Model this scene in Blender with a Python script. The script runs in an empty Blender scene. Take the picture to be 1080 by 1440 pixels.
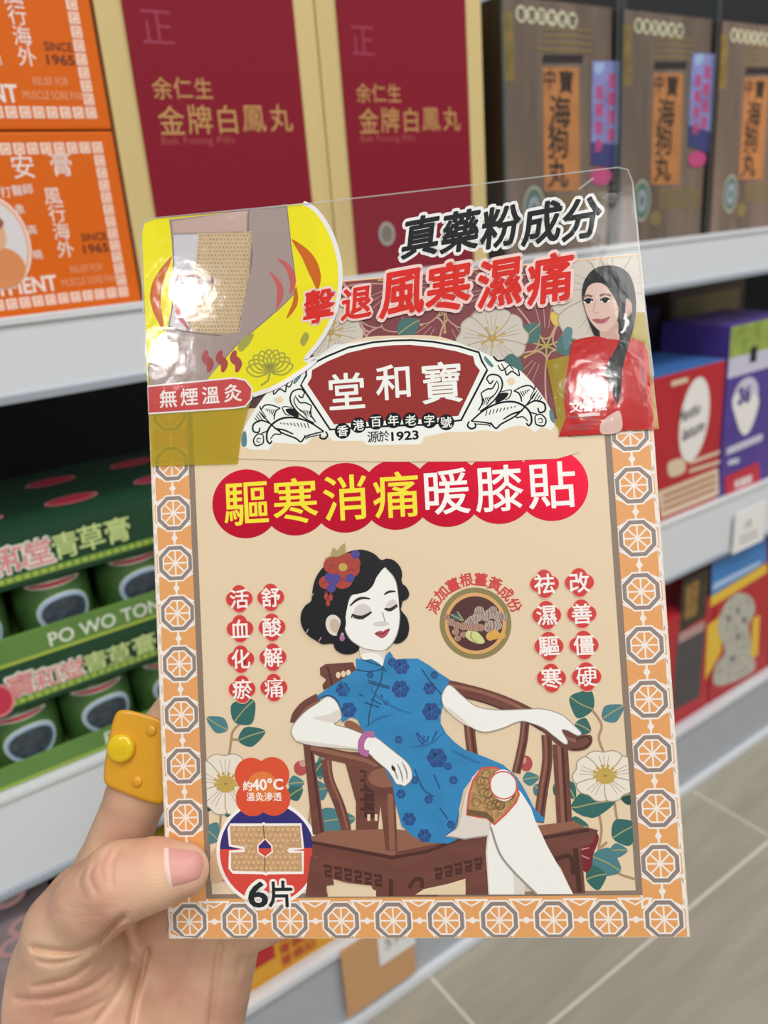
import bpy, bmesh, math, random
import numpy as np
from mathutils import Vector, Matrix
random.seed(7)
SC = bpy.context.scene
COL = SC.collection

# ------------------------------------------------------------------ camera, light, exposure
F = 1120.0                                   # focal length in pixels of the 1080x1440 frame
CAM = Vector((0, 0, 0.65))
CAM_R = Matrix(((0.814638, 0.253888, -0.521445), (-0.575236, 0.239078, -0.782269), (-0.073943, 0.937221, 0.340808)))
cd = bpy.data.cameras.new('camera')
cam = bpy.data.objects.new('camera', cd); COL.objects.link(cam)
cam.matrix_world = Matrix.Translation(CAM) @ CAM_R.to_4x4()
cd.sensor_fit = 'VERTICAL'; cd.sensor_height = 36; cd.sensor_width = 27
cd.lens = F / 1440 * 36
cd.clip_start = 0.01
cd.dof.use_dof = True
cd.dof.focus_distance = 0.222
cd.dof.aperture_fstop = 28.0 / 2.2           # 2.2 mm pupil
SC.camera = cam

world = bpy.data.worlds.new('store_air'); SC.world = world; world.use_nodes = True
bg = world.node_tree.nodes['Background']
bg.inputs[0].default_value = (0.93, 0.97, 1.0, 1); bg.inputs[1].default_value = 0.24

def area(name, loc, target, sx, sy, power, col=(1, 0.98, 0.95), round_=False):
    ld = bpy.data.lights.new(name, 'AREA'); ld.shape = 'DISK' if round_ else 'RECTANGLE'
    ld.size = sx
    if not round_: ld.size_y = sy
    ld.energy = power; ld.color = col
    o = bpy.data.objects.new(name, ld); COL.objects.link(o); o.location = loc
    d = Vector(target) - Vector(loc)
    o.rotation_euler = d.to_track_quat('-Z', 'Y').to_euler()
    return o
# rows of ceiling luminaires over the aisle, and three round downlights
area('ceiling_panel', (0.2, -0.7, 2.75), (0.35, 0.2, 0.5), 3.6, 0.6, 50)
area('ceiling_panel', (2.4, -1.2, 2.75), (1.4, 0.4, 0.3), 1.2, 1.2, 25)
area('ceiling_panel', (-0.5, -2.6, 2.75), (0.1, 0.2, 0.5), 1.2, 1.2, 42)
area('downlight', (-2.207, -0.863, 2.75), (0, 0.2, 0.55), 0.17, 0.2, 4.5, round_=True)
area('downlight', (-2.648, -1.003, 2.75), (0, 0.2, 0.55), 0.17, 0.2, 4.5, round_=True)
area('downlight', (-1.409, -2.673, 2.75), (0, 0.2, 0.55), 0.17, 0.2, 4.5, round_=True)

SC.view_settings.view_transform = 'Standard'; SC.view_settings.look = 'None'
SC.view_settings.gamma = 1.0; SC.view_settings.use_curve_mapping = False
SC.view_settings.exposure = -0.06
SC.cycles.max_bounces = 10; SC.cycles.transparent_max_bounces = 24

# ------------------------------------------------------------------ helpers
def ray(px, py):
    return CAM_R @ Vector(((px - 540) / F, -(py - 720) / F, -1.0))
def at(px, py, y):                            # point of the plane y=const seen at a pixel
    d = ray(px, py); return CAM + d * (y / d.y)

def lin(h):
    h = h.lstrip('#'); r = []
    for i in (0, 2, 4):
        c = int(h[i:i + 2], 16) / 255
        r.append(c / 12.92 if c <= 0.04045 else ((c + 0.055) / 1.055) ** 2.4)
    return (*r, 1)

MATS = {}
def mat(name, hexc, rough=0.5, metal=0.0, spec=0.5, var=0.0, vscale=40.0, bump=0.0, bscale=300.0, coat=0.0, sss=0.0, stretch=None):
    m = MATS.get(name)
    if m: return m
    m = bpy.data.materials.new(name); m.use_nodes = True; MATS[name] = m
    nt = m.node_tree; b = nt.nodes['Principled BSDF']
    b.inputs['Base Color'].default_value = lin(hexc)
    b.inputs['Roughness'].default_value = rough; b.inputs['Metallic'].default_value = metal
    b.inputs['Specular IOR Level'].default_value = spec
    b.inputs['Coat Weight'].default_value = coat; b.inputs['Coat Roughness'].default_value = 0.12
    if sss:
        b.inputs['Subsurface Weight'].default_value = sss
        b.inputs['Subsurface Radius'].default_value = (1.0, 0.35, 0.2); b.inputs['Subsurface Scale'].default_value = 0.004
    if var or bump:
        tc = nt.nodes.new('ShaderNodeTexCoord'); mp = nt.nodes.new('ShaderNodeMapping')
        nt.links.new(tc.outputs['Object'], mp.inputs[0])
        if stretch: mp.inputs['Scale'].default_value = stretch
    if var:
        n = nt.nodes.new('ShaderNodeTexNoise'); n.inputs['Scale'].default_value = vscale; n.inputs['Detail'].default_value = 5
        nt.links.new(mp.outputs[0], n.inputs['Vector'])
        hs = nt.nodes.new('ShaderNodeHueSaturation'); hs.inputs['Color'].default_value = lin(hexc)
        mr = nt.nodes.new('ShaderNodeMapRange'); mr.inputs['From Min'].default_value = 0.3; mr.inputs['From Max'].default_value = 0.7
        mr.inputs['To Min'].default_value = 1 - var; mr.inputs['To Max'].default_value = 1 + var
        nt.links.new(n.outputs['Fac'], mr.inputs['Value']); nt.links.new(mr.outputs[0], hs.inputs['Value'])
        nt.links.new(hs.outputs[0], b.inputs['Base Color'])
    if bump:
        n2 = nt.nodes.new('ShaderNodeTexNoise'); n2.inputs['Scale'].default_value = bscale; n2.inputs['Detail'].default_value = 3
        nt.links.new(mp.outputs[0], n2.inputs['Vector'])
        bp = nt.nodes.new('ShaderNodeBump'); bp.inputs['Strength'].default_value = bump; bp.inputs['Distance'].default_value = 0.0005
        nt.links.new(n2.outputs['Fac'], bp.inputs['Height']); nt.links.new(bp.outputs[0], b.inputs['Normal'])
    return m

def sheer(name, tint, opac, body='#ffffff', gloss=0.05, rough=0.05, bump=0.0, bscale=120.0, ior=1.45, gmul=1.0):
    """clear or tinted plastic sheet: light passes (tinted), a share scatters, fresnel gloss on top"""
    m = bpy.data.materials.new(name); m.use_nodes = True; nt = m.node_tree; nt.nodes.clear()
    out = nt.nodes.new('ShaderNodeOutputMaterial')
    tr = nt.nodes.new('ShaderNodeBsdfTransparent'); tr.inputs[0].default_value = lin(tint)
    df = nt.nodes.new('ShaderNodeBsdfDiffuse'); df.inputs[0].default_value = lin(body)
    gl = nt.nodes.new('ShaderNodeBsdfGlossy'); gl.inputs['Roughness'].default_value = rough
    lw = nt.nodes.new('ShaderNodeLayerWeight'); lw.inputs[0].default_value = 0.5
    pw = nt.nodes.new('ShaderNodeMath'); pw.operation = 'POWER'; pw.inputs[1].default_value = 5; nt.links.new(lw.outputs['Facing'], pw.inputs[0])
    fr = nt.nodes.new('ShaderNodeMath'); fr.operation = 'MULTIPLY_ADD'; fr.inputs[1].default_value = 0.8; fr.inputs[2].default_value = 0.04; nt.links.new(pw.outputs[0], fr.inputs[0])
    m1 = nt.nodes.new('ShaderNodeMixShader'); m1.inputs[0].default_value = opac
    m2 = nt.nodes.new('ShaderNodeMixShader')
    nt.links.new(tr.outputs[0], m1.inputs[1]); nt.links.new(df.outputs[0], m1.inputs[2])
    ml = nt.nodes.new('ShaderNodeMath'); ml.operation = 'MULTIPLY'; ml.inputs[1].default_value = gmul
    nt.links.new(fr.outputs[0], ml.inputs[0]); nt.links.new(ml.outputs[0], m2.inputs[0])
    nt.links.new(m1.outputs[0], m2.inputs[1]); nt.links.new(gl.outputs[0], m2.inputs[2])
    nt.links.new(m2.outputs[0], out.inputs[0])
    if bump:
        tc = nt.nodes.new('ShaderNodeTexCoord')
        n2 = nt.nodes.new('ShaderNodeTexNoise'); n2.inputs['Scale'].default_value = bscale; n2.inputs['Detail'].default_value = 4
        nt.links.new(tc.outputs['Object'], n2.inputs['Vector'])
        bp = nt.nodes.new('ShaderNodeBump'); bp.inputs['Strength'].default_value = bump; bp.inputs['Distance'].default_value = 0.0005
        nt.links.new(n2.outputs['Fac'], bp.inputs['Height'])
        nt.links.new(bp.outputs[0], gl.inputs['Normal'])
    MATS[name] = m
    return m

def tag(o, label=None, cat=None, group=None, kind=None):
    if label: o['label'] = label
    if cat: o['category'] = cat
    if group: o['group'] = group
    if kind: o['kind'] = kind
    return o
def empty(name, loc, label, cat, group=None):
    o = bpy.data.objects.new(name, None); COL.objects.link(o); o.location = loc
    o.empty_display_size = 0.02
    return tag(o, label, cat, group)

class MB:
    def __init__(s): s.bm = bmesh.new(); s.mats = []
    def mi(s, m):
        if m not in s.mats: s.mats.append(m)
        return s.mats.index(m)
    def append(s, vs, fs, m, smooth=False):
        i = s.mi(m); bv = [s.bm.verts.new(v) for v in vs]
        for f in fs:
            try:
                fc = s.bm.faces.new([bv[k] for k in f]); fc.material_index = i; fc.smooth = smooth
            except ValueError: pass
    def merge(s, t, m, smooth=False):
        t.verts.index_update()
        s.append([v.co.copy() for v in t.verts], [[v.index for v in f.verts] for f in t.faces], m, smooth); t.free()
    def box(s, a, b, m, bev=0.0, seg=2):
        t = bmesh.new(); bmesh.ops.create_cube(t, size=1)
        for v in t.verts:
            v.co = Vector([(a[i] + b[i]) / 2 + v.co[i] * (b[i] - a[i]) for i in range(3)])
        if bev: bmesh.ops.bevel(t, geom=list(t.edges), offset=bev, segments=seg, affect='EDGES', profile=0.7)
        s.merge(t, m); return s
    def prism(s, pts, axis_a, axis_b, depth_vec, o, m, bev=0):
        """extruded outline: pts 2D on axes a,b from origin o, along depth_vec"""
        o = Vector(o); A = Vector(axis_a); B = Vector(axis_b); D = Vector(depth_vec)
        t = bmesh.new(); n = len(pts)
        lo = [t.verts.new(o + A * p[0] + B * p[1]) for p in pts]; hi = [t.verts.new(o + A * p[0] + B * p[1] + D) for p in pts]
        t.faces.new(lo[::-1]); t.faces.new(hi)
        for i in range(n): t.faces.new((lo[i], lo[(i + 1) % n], hi[(i + 1) % n], hi[i]))
        bmesh.ops.recalc_face_normals(t, faces=list(t.faces))
        if bev: bmesh.ops.bevel(t, geom=list(t.edges), offset=bev, segments=2, affect='EDGES')
        s.merge(t, m); return s
    def lathe(s, prof, c, m, seg=40, smooth=True, ax=2):
        vs, fs = [], []
        for r, z in prof:
            for k in range(seg):
                a = 2 * math.pi * k / seg
                p = [r * math.cos(a), r * math.sin(a), z]
                vs.append(Vector(c) + Vector(p))
        for i in range(len(prof) - 1):
            for k in range(seg):
                fs.append((i * seg + k, i * seg + (k + 1) % seg, (i + 1) * seg + (k + 1) % seg, (i + 1) * seg + k))
        fs.append(tuple(range(seg))[::-1]); fs.append(tuple((len(prof) - 1) * seg + k for k in range(seg)))
        s.append(vs, fs, m, smooth); return s
    def build(s, name, parent=None):
        me = bpy.data.meshes.new(name); s.bm.to_mesh(me); s.bm.free()
        for m in s.mats: me.materials.append(m)
        o = bpy.data.objects.new(name, me); COL.objects.link(o)
        if parent: o.parent = parent
        return o

# ---- lettering: glyph outlines of Blender's built-in font, turned into flat faces
_G = {}
def glyph(s, bold=0.0):
    """bold thickens by a band of that half width along every contour"""
    k = (s, bold)
    if k not in _G:
        c = bpy.data.curves.new('t', 'FONT'); c.body = s; c.resolution_u = 3
        o = bpy.data.objects.new('t', c); COL.objects.link(o)
        dg = bpy.context.evaluated_depsgraph_get()
        me = bpy.data.meshes.new_from_object(o.evaluated_get(dg))
        V = np.array([v.co[:2] for v in me.vertices]) if len(me.vertices) else np.zeros((0, 2))
        Fc = [tuple(p.vertices) for p in me.polygons]
        bpy.data.objects.remove(o); bpy.data.curves.remove(c); bpy.data.meshes.remove(me)
        mn, mx = (V.min(0), V.max(0)) if len(V) else (np.zeros(2), np.ones(2))
        V = V - (mn + mx) / 2
        if bold and len(V):
            key = {}; rep = [key.setdefault((round(p[0], 5), round(p[1], 5)), i) for i, p in enumerate(V)]
            cnt = {}
            for f in Fc:
                g = [rep[i] for i in f]
                for i in range(len(g)):
                    e = (g[i], g[(i + 1) % len(g)])
                    if e[0] != e[1]: q = (min(e), max(e)); cnt[q] = cnt.get(q, 0) + 1
            ex, nv, W, seen = [], len(V), [], set()
            lay = lambda: -3e-7 * (1 + len(ex) % 4)      # neighbouring bands lie a hair apart
            for (i, j), n in cnt.items():
                d = V[j] - V[i]; L = np.hypot(*d)
                if n != 1 or L < 1e-6: continue
                nn = np.array([-d[1], d[0]]) / L * bold; z = lay()
                W += [(*p, z) for p in (V[i] + nn, V[i] - nn, V[j] - nn, V[j] + nn)]; ex.append((nv, nv + 1, nv + 2, nv + 3)); nv += 4
                for t in (i, j):
                    if t not in seen:
                        seen.add(t); z = lay()
                        W += [(V[t][0] + bold * math.cos(x * math.pi / 3), V[t][1] + bold * math.sin(x * math.pi / 3), z) for x in range(6)]
                        ex.append(tuple(range(nv, nv + 6))); nv += 6
            V = np.hstack([V, np.zeros((len(V), 1))])
            if W: V = np.vstack([V, np.array(W)]); Fc = Fc + ex
        _G[k] = (V, Fc, mx - mn)
    return _G[k]

def spline(P, n=6, closed=True):
    P = [np.array(p, float) for p in P]; N = len(P); out = []
    rng = range(N) if closed else range(N - 1)
    for i in rng:
        if closed: p0, p1, p2, p3 = P[i - 1], P[i], P[(i + 1) % N], P[(i + 2) % N]
        else: p0, p1, p2, p3 = P[max(i - 1, 0)], P[i], P[i + 1], P[min(i + 2, N - 1)]
        for k in range(n):
            t = k / n
            out.append(0.5 * ((2 * p1) + (-p0 + p2) * t + (2 * p0 - 5 * p1 + 4 * p2 - p3) * t * t + (-p0 + 3 * p1 - 3 * p2 + p3) * t ** 3))
    if not closed: out.append(P[-1])
    return out

class Art:
    """flat print laid on a plane; 2D units are metres of that plane"""
    def __init__(s, mb, M, px2, z0=0.0, dz=1.4e-6):
        s.mb, s.M, s.p2, s.z, s.dz, s.clip, s.k = mb, M, px2, z0, dz, None, 0
    def up(s): s.z += s.dz; s.k = 0
    def raw(s, P, fs, m, up=True):
        if up: s.up()
        else: s.k += 1
        zz = s.z + (s.k % 4) * 3e-7
        if s.clip:
            x0, y0, x1, y1 = s.clip; P = [(min(max(p[0], x0), x1), min(max(p[1], y0), y1), *p[2:]) for p in P]
        s.mb.append([s.M @ Vector((p[0], p[1], zz + (p[2] if len(p) > 2 else 0))) for p in P], fs, m)
    def poly(s, P, m, up=True): s.raw(P, [tuple(range(len(P)))], m, up)
    def rect(s, x0, y0, x1, y1, m, up=True): s.poly([(x0, y0), (x1, y0), (x1, y1), (x0, y1)], m, up)
    def pts(s, px): return [s.p2(*p) for p in px]
    def pp(s, px, m, smooth=True, up=True, n=5):        # polygon traced in photo pixels
        P = s.pts(px); s.poly(spline(P, n) if smooth else P, m, up)
    def stroke(s, P, w, m, smooth=True, up=True, taper=0.0, closed=False, n=5):
        P = [np.array(p, float) for p in P]
        if smooth: P = spline(P, n, closed)
        if closed: P = P + [P[0]]
        N = len(P)
        if N < 2: return
        V, fs = [], []
        for i in range(N):
            if closed and i in (0, N - 1): d = P[1] - P[-2]
            else: d = P[min(i + 1, N - 1)] - P[max(i - 1, 0)]
            L = np.hypot(*d) or 1; nrm = np.array([-d[1], d[0]]) / L
            t = i / (N - 1); ww = w / 2 * (1 - taper + taper * math.sin(math.pi * min(max(t, 0.02), 0.98)))
            V += [P[i] + nrm * ww, P[i] - nrm * ww]
        for i in range(N - 1): fs.append((2 * i, 2 * i + 1, 2 * i + 3, 2 * i + 2))
        s.raw(V, fs, m, up)
    def ps(s, px, w, m, **k): s.stroke(s.pts(px), w, m, **k)
    def ell(s, c, rx, ry, m, rot=0, up=True, n=36, a0=0, a1=2 * math.pi):
        full = abs(a1 - a0 - 2 * math.pi) < 1e-6
        P = []
        for k in range(n if full else n + 1):
            a = a0 + (a1 - a0) * k / n; x, y = rx * math.cos(a), ry * math.sin(a)
            P.append((c[0] + x * math.cos(rot) - y * math.sin(rot), c[1] + x * math.sin(rot) + y * math.cos(rot)))
        s.poly(P, m, up)
    def pe(s, px, rx, ry, m, **k): s.ell(s.p2(*px), rx, ry, m, **k)
    def ring(s, c, r, w, m, up=True, n=40, rot0=0):
        P = [(c[0] + r * math.cos(rot0 + 2 * math.pi * k / n), c[1] + r * math.sin(rot0 + 2 * math.pi * k / n)) for k in range(n)]
        if n > 12: s.stroke(P, w, m, smooth=False, closed=True, up=up); return
        V, fs = [], []
        for p in P:
            d = (p[0] - c[0], p[1] - c[1]); 
            V += [(c[0] + d[0] * (r + w / 2) / r, c[1] + d[1] * (r + w / 2) / r), (c[0] + d[0] * (r - w / 2) / r, c[1] + d[1] * (r - w / 2) / r)]
        for k in range(n): a, b = 2 * k, 2 * ((k + 1) % n); fs.append((a, a + 1, b + 1, b))
        s.raw(V, fs, m, up)
    def text(s, t, c, size, m, bold=0.0, rot=0.0, shear=0.0, sx=1.0, width=None, up=True):
        """a CJK glyph takes size as its em; a Latin string takes size as its height (and width if given)"""
        V, fs, d = glyph(t, bold)
        if not len(V): return
        if ord(t[0]) > 0x2e80: kx = ky = size
        else:
            ky = size / glyph(t, 0.0)[2][1]; kx = ky
            if width: kx = width / glyph(t, 0.0)[2][0]
        x = V[:, 0] * kx * sx + V[:, 1] * ky * shear; y = V[:, 1] * ky
        X = c[0] + x * math.cos(rot) - y * math.sin(rot); Y = c[1] + x * math.sin(rot) + y * math.cos(rot)
        s.raw(list(zip(X, Y, V[:, 2])) if V.shape[1] > 2 else list(zip(X, Y)), fs, m, up)
    def pt(s, t, px, size, m, **k): s.text(t, s.p2(*px), size, m, **k)

PI = math.pi

# ------------------------------------------------------------------ the setting: floor, aisle fixture
YF = 0.449                                   # front plane of the shelf rails
YB = 0.457                                   # front plane of the goods
m_tile = mat('floor_tile', '#a09a8b', rough=0.45, var=0.10, vscale=9, stretch=(1.0, 7.0, 1.0))
m_grout = mat('floor_grout', '#d9d3c6', rough=0.8)
m_white = mat('shelf_enamel', '#d3d6da', rough=0.35, bump=0.02, bscale=900)
m_rail = mat('rail_plastic', '#d6dade', rough=0.28, spec=0.6)
m_lip = mat('rail_lip', '#9aa1ab', rough=0.4)
m_back = mat('back_panel_grey', '#17171a', rough=0.7)
m_kick = mat('kick_grey', '#a9adb4', rough=0.4)

fl = MB()
gx = [-1.65, -1.259, -0.868, -0.476, -0.085, 0.307, 0.698, 1.089, 1.48, 1.871, 2.262, 2.65, 3.05]
gy = [-1.9, -1.115, -0.33, 0.345, 0.9]
fl.box((-1.7, -2.0, -0.02), (3.2, 1.0, -0.0008), m_grout)
for i in range(len(gx) - 1):
    for j in range(len(gy) - 1):
        fl.box((gx[i] + .0016, gy[j] + .0016, -0.01), (gx[i + 1] - .0016, gy[j + 1] - .0016, 0), m_tile)
tag(fl.build('floor'), kind='structure')

unit = empty('shelving_unit', (0.6, 0.65, 0), 'long white metal shop shelving unit with three tiers and pale price rails', 'shelving')
U = unit.location
def upart(name, mb, parent=unit):
    me_off = Matrix.Translation(-U)
    bmesh.ops.transform(mb.bm, matrix=me_off, verts=mb.bm.verts)
    return mb.build(name, parent)
X0, X1 = -0.9, 2.3
mb = MB(); mb.box((X0, 0.83, 0.0), (X1, 0.85, 1.05), m_back); upart('back_panel', mb)
for zt, zb in ((0.617, 0.577), (0.352, 0.289), (0.093, 0.0)):
    mb = MB()
    if zb > 0: mb.box((X0, YF + .006, zt - .018), (X1, 0.83, zt), m_white)
    else: mb.box((X0, YF + .006, 0.0), (X1, 0.83, zt), m_white)
    sh = upart('shelf', mb)
    r = MB()
    if zb > 0:
        r.box((X0, YF, zb), (X1, YF + .0055, zt + .001), m_rail, bev=.0012)
        r.box((X0, YF - .003, zb - .001), (X1, YF + .004, zb + .0035), m_lip, bev=.001)
        r.box((X0, YF - .0015, zt - .002), (X1, YF + .004, zt + .002), m_white, bev=.0008)
    else:
        r.box((X0, YF, zb + .0005), (X1, YF + .0055, zt + .001), m_kick, bev=.0012)
        r.box((X0, YF - .004, zt - .006), (X1, YF + .004, zt + .002), m_white, bev=.0015)
        r.box((X0, YF - .006, zb + .0005), (X1, YF + .004, zb + .010), m_white, bev=.0015)
    upart('price_rail', r, sh)
for xp in (-0.62, 0.72, 1.93):
    mb = MB(); mb.box((xp, 0.80, 0.0), (xp + .03, 0.829, 1.05), m_lip); upart('upright', mb)

# ------------------------------------------------------------------ goods: helpers
def front(mb, o, yf, z0=2e-5):
    """Art on the front face (plane y=yf) of a thing whose base is at o"""
    M = Matrix(((1, 0, 0, 0), (0, 0, -1, yf - o[1]), (0, 1, 0, 0), (0, 0, 0, 1)))
    def p2(px, py):
        w = at(px, py, yf); return (w.x - o[0], w.z - o[2])
    return Art(mb, M, p2, z0=z0, dz=6e-5)
def copy_tree(o, off, label=None):
    c = o.copy(); COL.objects.link(c); c.location = Vector(o.location) + Vector(off)
    if label: c['label'] = label
    for ch in list(o.children):
        d = ch.copy(); COL.objects.link(d); d.parent = c
        for g in list(ch.children):
            e = g.copy(); COL.objects.link(e); e.parent = d
    return c

# ---- orange ointment cartons
m_or = mat('orange_card', '#d96512', rough=0.36, spec=.3, coat=0.3, bump=0.06, bscale=1500)
m_orw = mat('orange_print_white', '#f1dcd2', rough=0.45)
m_orp = mat('orange_print_pale', '#e8a27c', rough=0.45)
m_orx = mat('orange_fret_line', '#e79a6c', rough=.45); m_ordk = mat('orange_print_brown', '#5a2c16', rough=0.5)
o = (0.0915, YB + .05, 0.617)
T = empty('ointment_box', o, 'lower orange and white ointment carton resting directly on the top shelf', 'box', 'orange ointment cartons')
mb = MB(); W2 = 0.061; Hh = 0.0885
mb.box((-W2, -.05, 0), (W2, .05, Hh), m_or, bev=.0012)
a = front(mb, o, YB)
n = 17; st = (2 * W2 - .012) / n
a.up()
def fret(cx, cy, s):
    a.rect(cx - s, cy - s, cx + s, cy + s, m_orw, up=False)
    z = a.z; a.z += 5e-5
    a.stroke([(cx - s * .7, cy + s * .55), (cx + s * .6, cy + s * .55), (cx + s * .6, cy - s * .6), (cx - s * .5, cy - s * .6), (cx - s * .5, cy + s * .1), (cx + s * .1, cy + s * .1)], s * .34, m_orx, smooth=False, up=False)
    a.z = z
for k in range(n):
    x = -W2 + .006 + st * (k + .5)
    fret(x, .0078, .0026); fret(x, Hh - .0078, .0026)
m_ = 11; sv = (Hh - .0156 - .0064) / m_
for k in range(m_):
    y = .0078 + .0032 + sv * (k + .5)
    for sg in (-1, 1): fret(sg * (W2 - .006 - st / 2), y, .0026)
a.up()
PXM = .00036
for t, px, s in (('安', (32, 234), 33), ('膏', (86, 231), 33), ('打', (8, 270), 15), ('醫', (24, 268), 15), ('師', (39, 266), 15),
                 ('象', (28, 294), 14), ('高', (45, 323), 14), ('曉', (53, 358), 14), ('風', (74, 276), 25), ('行', (80, 300), 25), ('海', (86, 325), 25), ('外', (92, 350), 25)):
    a.pt(t, px, s * PXM, m_orw, bold=.006, up=False)
a.pt('OINTMENT', (13, 404), 21 * PXM, m_orw, bold=.03, width=130 * PXM, up=False)
a.pt('RELIEF FOR', (122, 377), 10 * PXM, m_orp, width=47 * PXM, up=False)
a.pt('MUSCLE SORE PAIN', (127, 394), 10.5 * PXM, m_orp, width=84 * PXM, up=False)
a.pt('SINCE', (132, 333), 10.5 * PXM, m_ordk, bold=.015, width=37 * PXM, up=False)
a.pt('1965', (135, 349), 12 * PXM, m_ordk, bold=.02, width=37 * PXM, up=False)
# oval portrait
c = a.p2(-6, 342)
a.ell(c, .0165, .0225, m_orw); a.ell(c, .0155, .0213, m_orp); a.ell(c, .0145, .020, mat('portrait_grey', '#d8d4d6'))
a.ell((c[0], c[1] - .012), .0115, .010, mat('portrait_coat', '#d88a55')); a.ell((c[0], c[1] + .004), .0055, .008, mat('portrait_face', '#e0aa84'))
a.ell((c[0], c[1] + .0095), .0057, .0035, mat('portrait_hair', '#9a5a34'))
mb.build('carton', T)
copy_tree(T, (0, 0, .0893), 'upper orange and white ointment carton stacked on another orange one')

# ---- tall red pill cartons with gold edges
m_red = mat('crimson_cloth_paper', '#82162a', rough=0.6, spec=.2, var=0.06, vscale=500, bump=0.15, bscale=2500)
m_gold = mat('pale_gold_paper', '#d9c287', rough=0.4, metal=0.15, var=0.04, vscale=60, stretch=(1, 1, .05))
m_goldp = mat('gold_foil_print', '#c79a5f', rough=0.4, metal=0.3)
m_goldd = mat('dull_gold_print', '#9e4a41', rough=0.5)
m_emb = mat('embossed_red', '#96304a', rough=0.5)
o = (0.219, YB + .05, 0.617)
T = empty('pill_box', o, 'tall crimson pill carton with gold edges beside the orange ointment cartons', 'box', 'crimson and gold pill cartons')
mb = MB(); Hh = .185
mb.box((-.0645, -.05, 0), (.0645, .05, Hh), m_gold, bev=.0008)
mb.build('carton', T)
mb = MB()
mb.box((-.0505, -.0515, 0.0), (.0498, -.0499, Hh - .001), m_red, bev=.0004)
a = front(mb, o, YB - .0015, z0=1e-5)
Q = .00042
for t, px, s in (('余', (228, 124), 27), ('仁', (257, 124), 27), ('生', (286, 124), 27), ('金', (241, 169), 37), ('牌', (281, 168), 37), ('白', (320, 168), 37), ('鳳', (357, 167), 37), ('丸', (395, 166), 37)):
    a.pt(t, px, s * Q, m_goldp, bold=.008, up=False)
a.pt('Bak Foong Pills', (280, 199), 12 * Q, m_goldd, width=103 * Q, up=False)
a.pt('正', (221, 38), 46 * Q, m_emb, up=False)
mb.build('front_panel', T)
sl = MB(); a = front(sl, o, YB - .0016, z0=6e-5)
w = at(542, 329, YB); cx, cz = w.x - .130 - o[0], w.z - o[2]
a.ell((cx, cz), .0065, .0075, mat('silver_seal', '#c9c4bc', rough=.3, metal=.5)); a.ell((cx, cz), .0045, .0055, mat('silver_seal_in', '#9c8f84', rough=.3, metal=.5))
s_ = sl.build('seal', T); s_['label'] = 'small round silver seal'
copy_tree(T, (.130, 0, 0), 'tall crimson pill carton with gold edges next to the brown woodgrain cartons')

# ---- brown woodgrain cartons in clear security cases
m_wood = mat('woodgrain_print', '#7a675a', rough=0.45, var=0.38, vscale=55, stretch=(1, 1, .12))
m_woodd = mat('dark_wood_side', '#4a3526', rough=0.5, var=0.3, vscale=50, stretch=(1, 1, .1))
m_plq = mat('orange_plaque', '#c6824c', rough=0.5, var=0.12, vscale=80)
m_ink = mat('dark_ink', '#2e2420', rough=0.6)
m_ivory = mat('ivory_print', '#e2d9b8', rough=0.5)
m_olive = mat('olive_gold_print', '#8d7a4c', rough=0.5)
o = (0.6133, YB + .045, 0.617)
T = empty('medicine_box', o, 'brown woodgrain carton with blue and pink sticker, middle of the three woodgrain cartons', 'box', 'brown woodgrain medicine cartons')
mb = MB(); Hh = .171; w2 = .0563
mb.box((-w2, -.045, 0), (w2, .045, Hh), m_woodd, bev=.0008)
a = front(mb, o, YB)
a.rect(-w2 + .001, .001, w2 - .001, Hh - .001, m_wood)
C2 = lambda x, y: (690 + x / 2.769, y / 2.769)
a.pp([C2(515, 95), C2(548, 95), C2(545, 330), C2(512, 330)], mat('amber_patch', '#8a7238', var=.3, vscale=90), smooth=False)
a.pp([C2(640, 240), C2(765, 240), C2(760, 270), C2(632, 270)], m_ink, smooth=False)
pq = [C2(635, 285), C2(748, 285), C2(735, 718), C2(622, 718)]
a.pp(pq, m_plq, smooth=False)
D = .00068
a.up()
for t, px, s in (('中', C2(655, 325), 15), ('寶', C2(706, 335), 18), ('海', C2(683, 440), 26), ('狗', C2(672, 548), 26), ('丸', C2(668, 655), 25)):
    a.pt(t, px, s * .0009, m_ink, bold=.02, up=False)
for k in range(6):
    px = C2(575 + 32 * k, 100 + 7 * k * .6)
    a.pe(px, .0052, .0052, m_ivory, up=False)
a.up()
for k, ch in enumerate('香港百年老號'):
    px = C2(575 + 32 * k, 100 + 7 * k * .6); a.pt(ch, px, .0075, m_ink, bold=.02, up=False)
for k in range(4): a.ps([C2(640 - 20 * (k > 2), 150 + 24 * k), C2(790, 156 + 24 * k)], .0016, m_olive, smooth=False, up=False)
for k in range(4): a.ps([C2(655, 745 + 20 * k), C2(815, 740 + 20 * k)], .0022, m_olive, smooth=False, up=False)
a.pe(C2(640, 850), .008, .006, m_olive)
mb.build('carton', T)
sb = MB(); a = front(sb, o, YB - .0002)
c = C2(588, 782)
a.pe(c, .0115, .0165, mat('seal_rim', '#b9b7a4', rough=.3, metal=.2)); a.pe(c, .0095, .0140, mat('seal_green', '#5d7a6d', rough=.3)); a.pe(c, .006, .009, mat('seal_silver', '#c3c6d0', rough=.25, metal=.4)); a.pe(c, .0028, .0042, mat('seal_green', ''))
s_ = sb.build('seal', T); s_['label'] = 'round silver and green hologram seal'
cA = copy_tree(T, (-.1248, 0, 0), 'brown woodgrain carton with blue and pink sticker, nearest the crimson pill cartons')
cC = copy_tree(T, (.1257, 0, 0), 'brown woodgrain carton at the right edge of the photo, without blue sticker')
m_stk = mat('sticker_lilac', '#8d90c8', rough=.35, var=.2, vscale=60); m_stkb = mat('sticker_navy', '#45477e', rough=.35)
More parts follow.
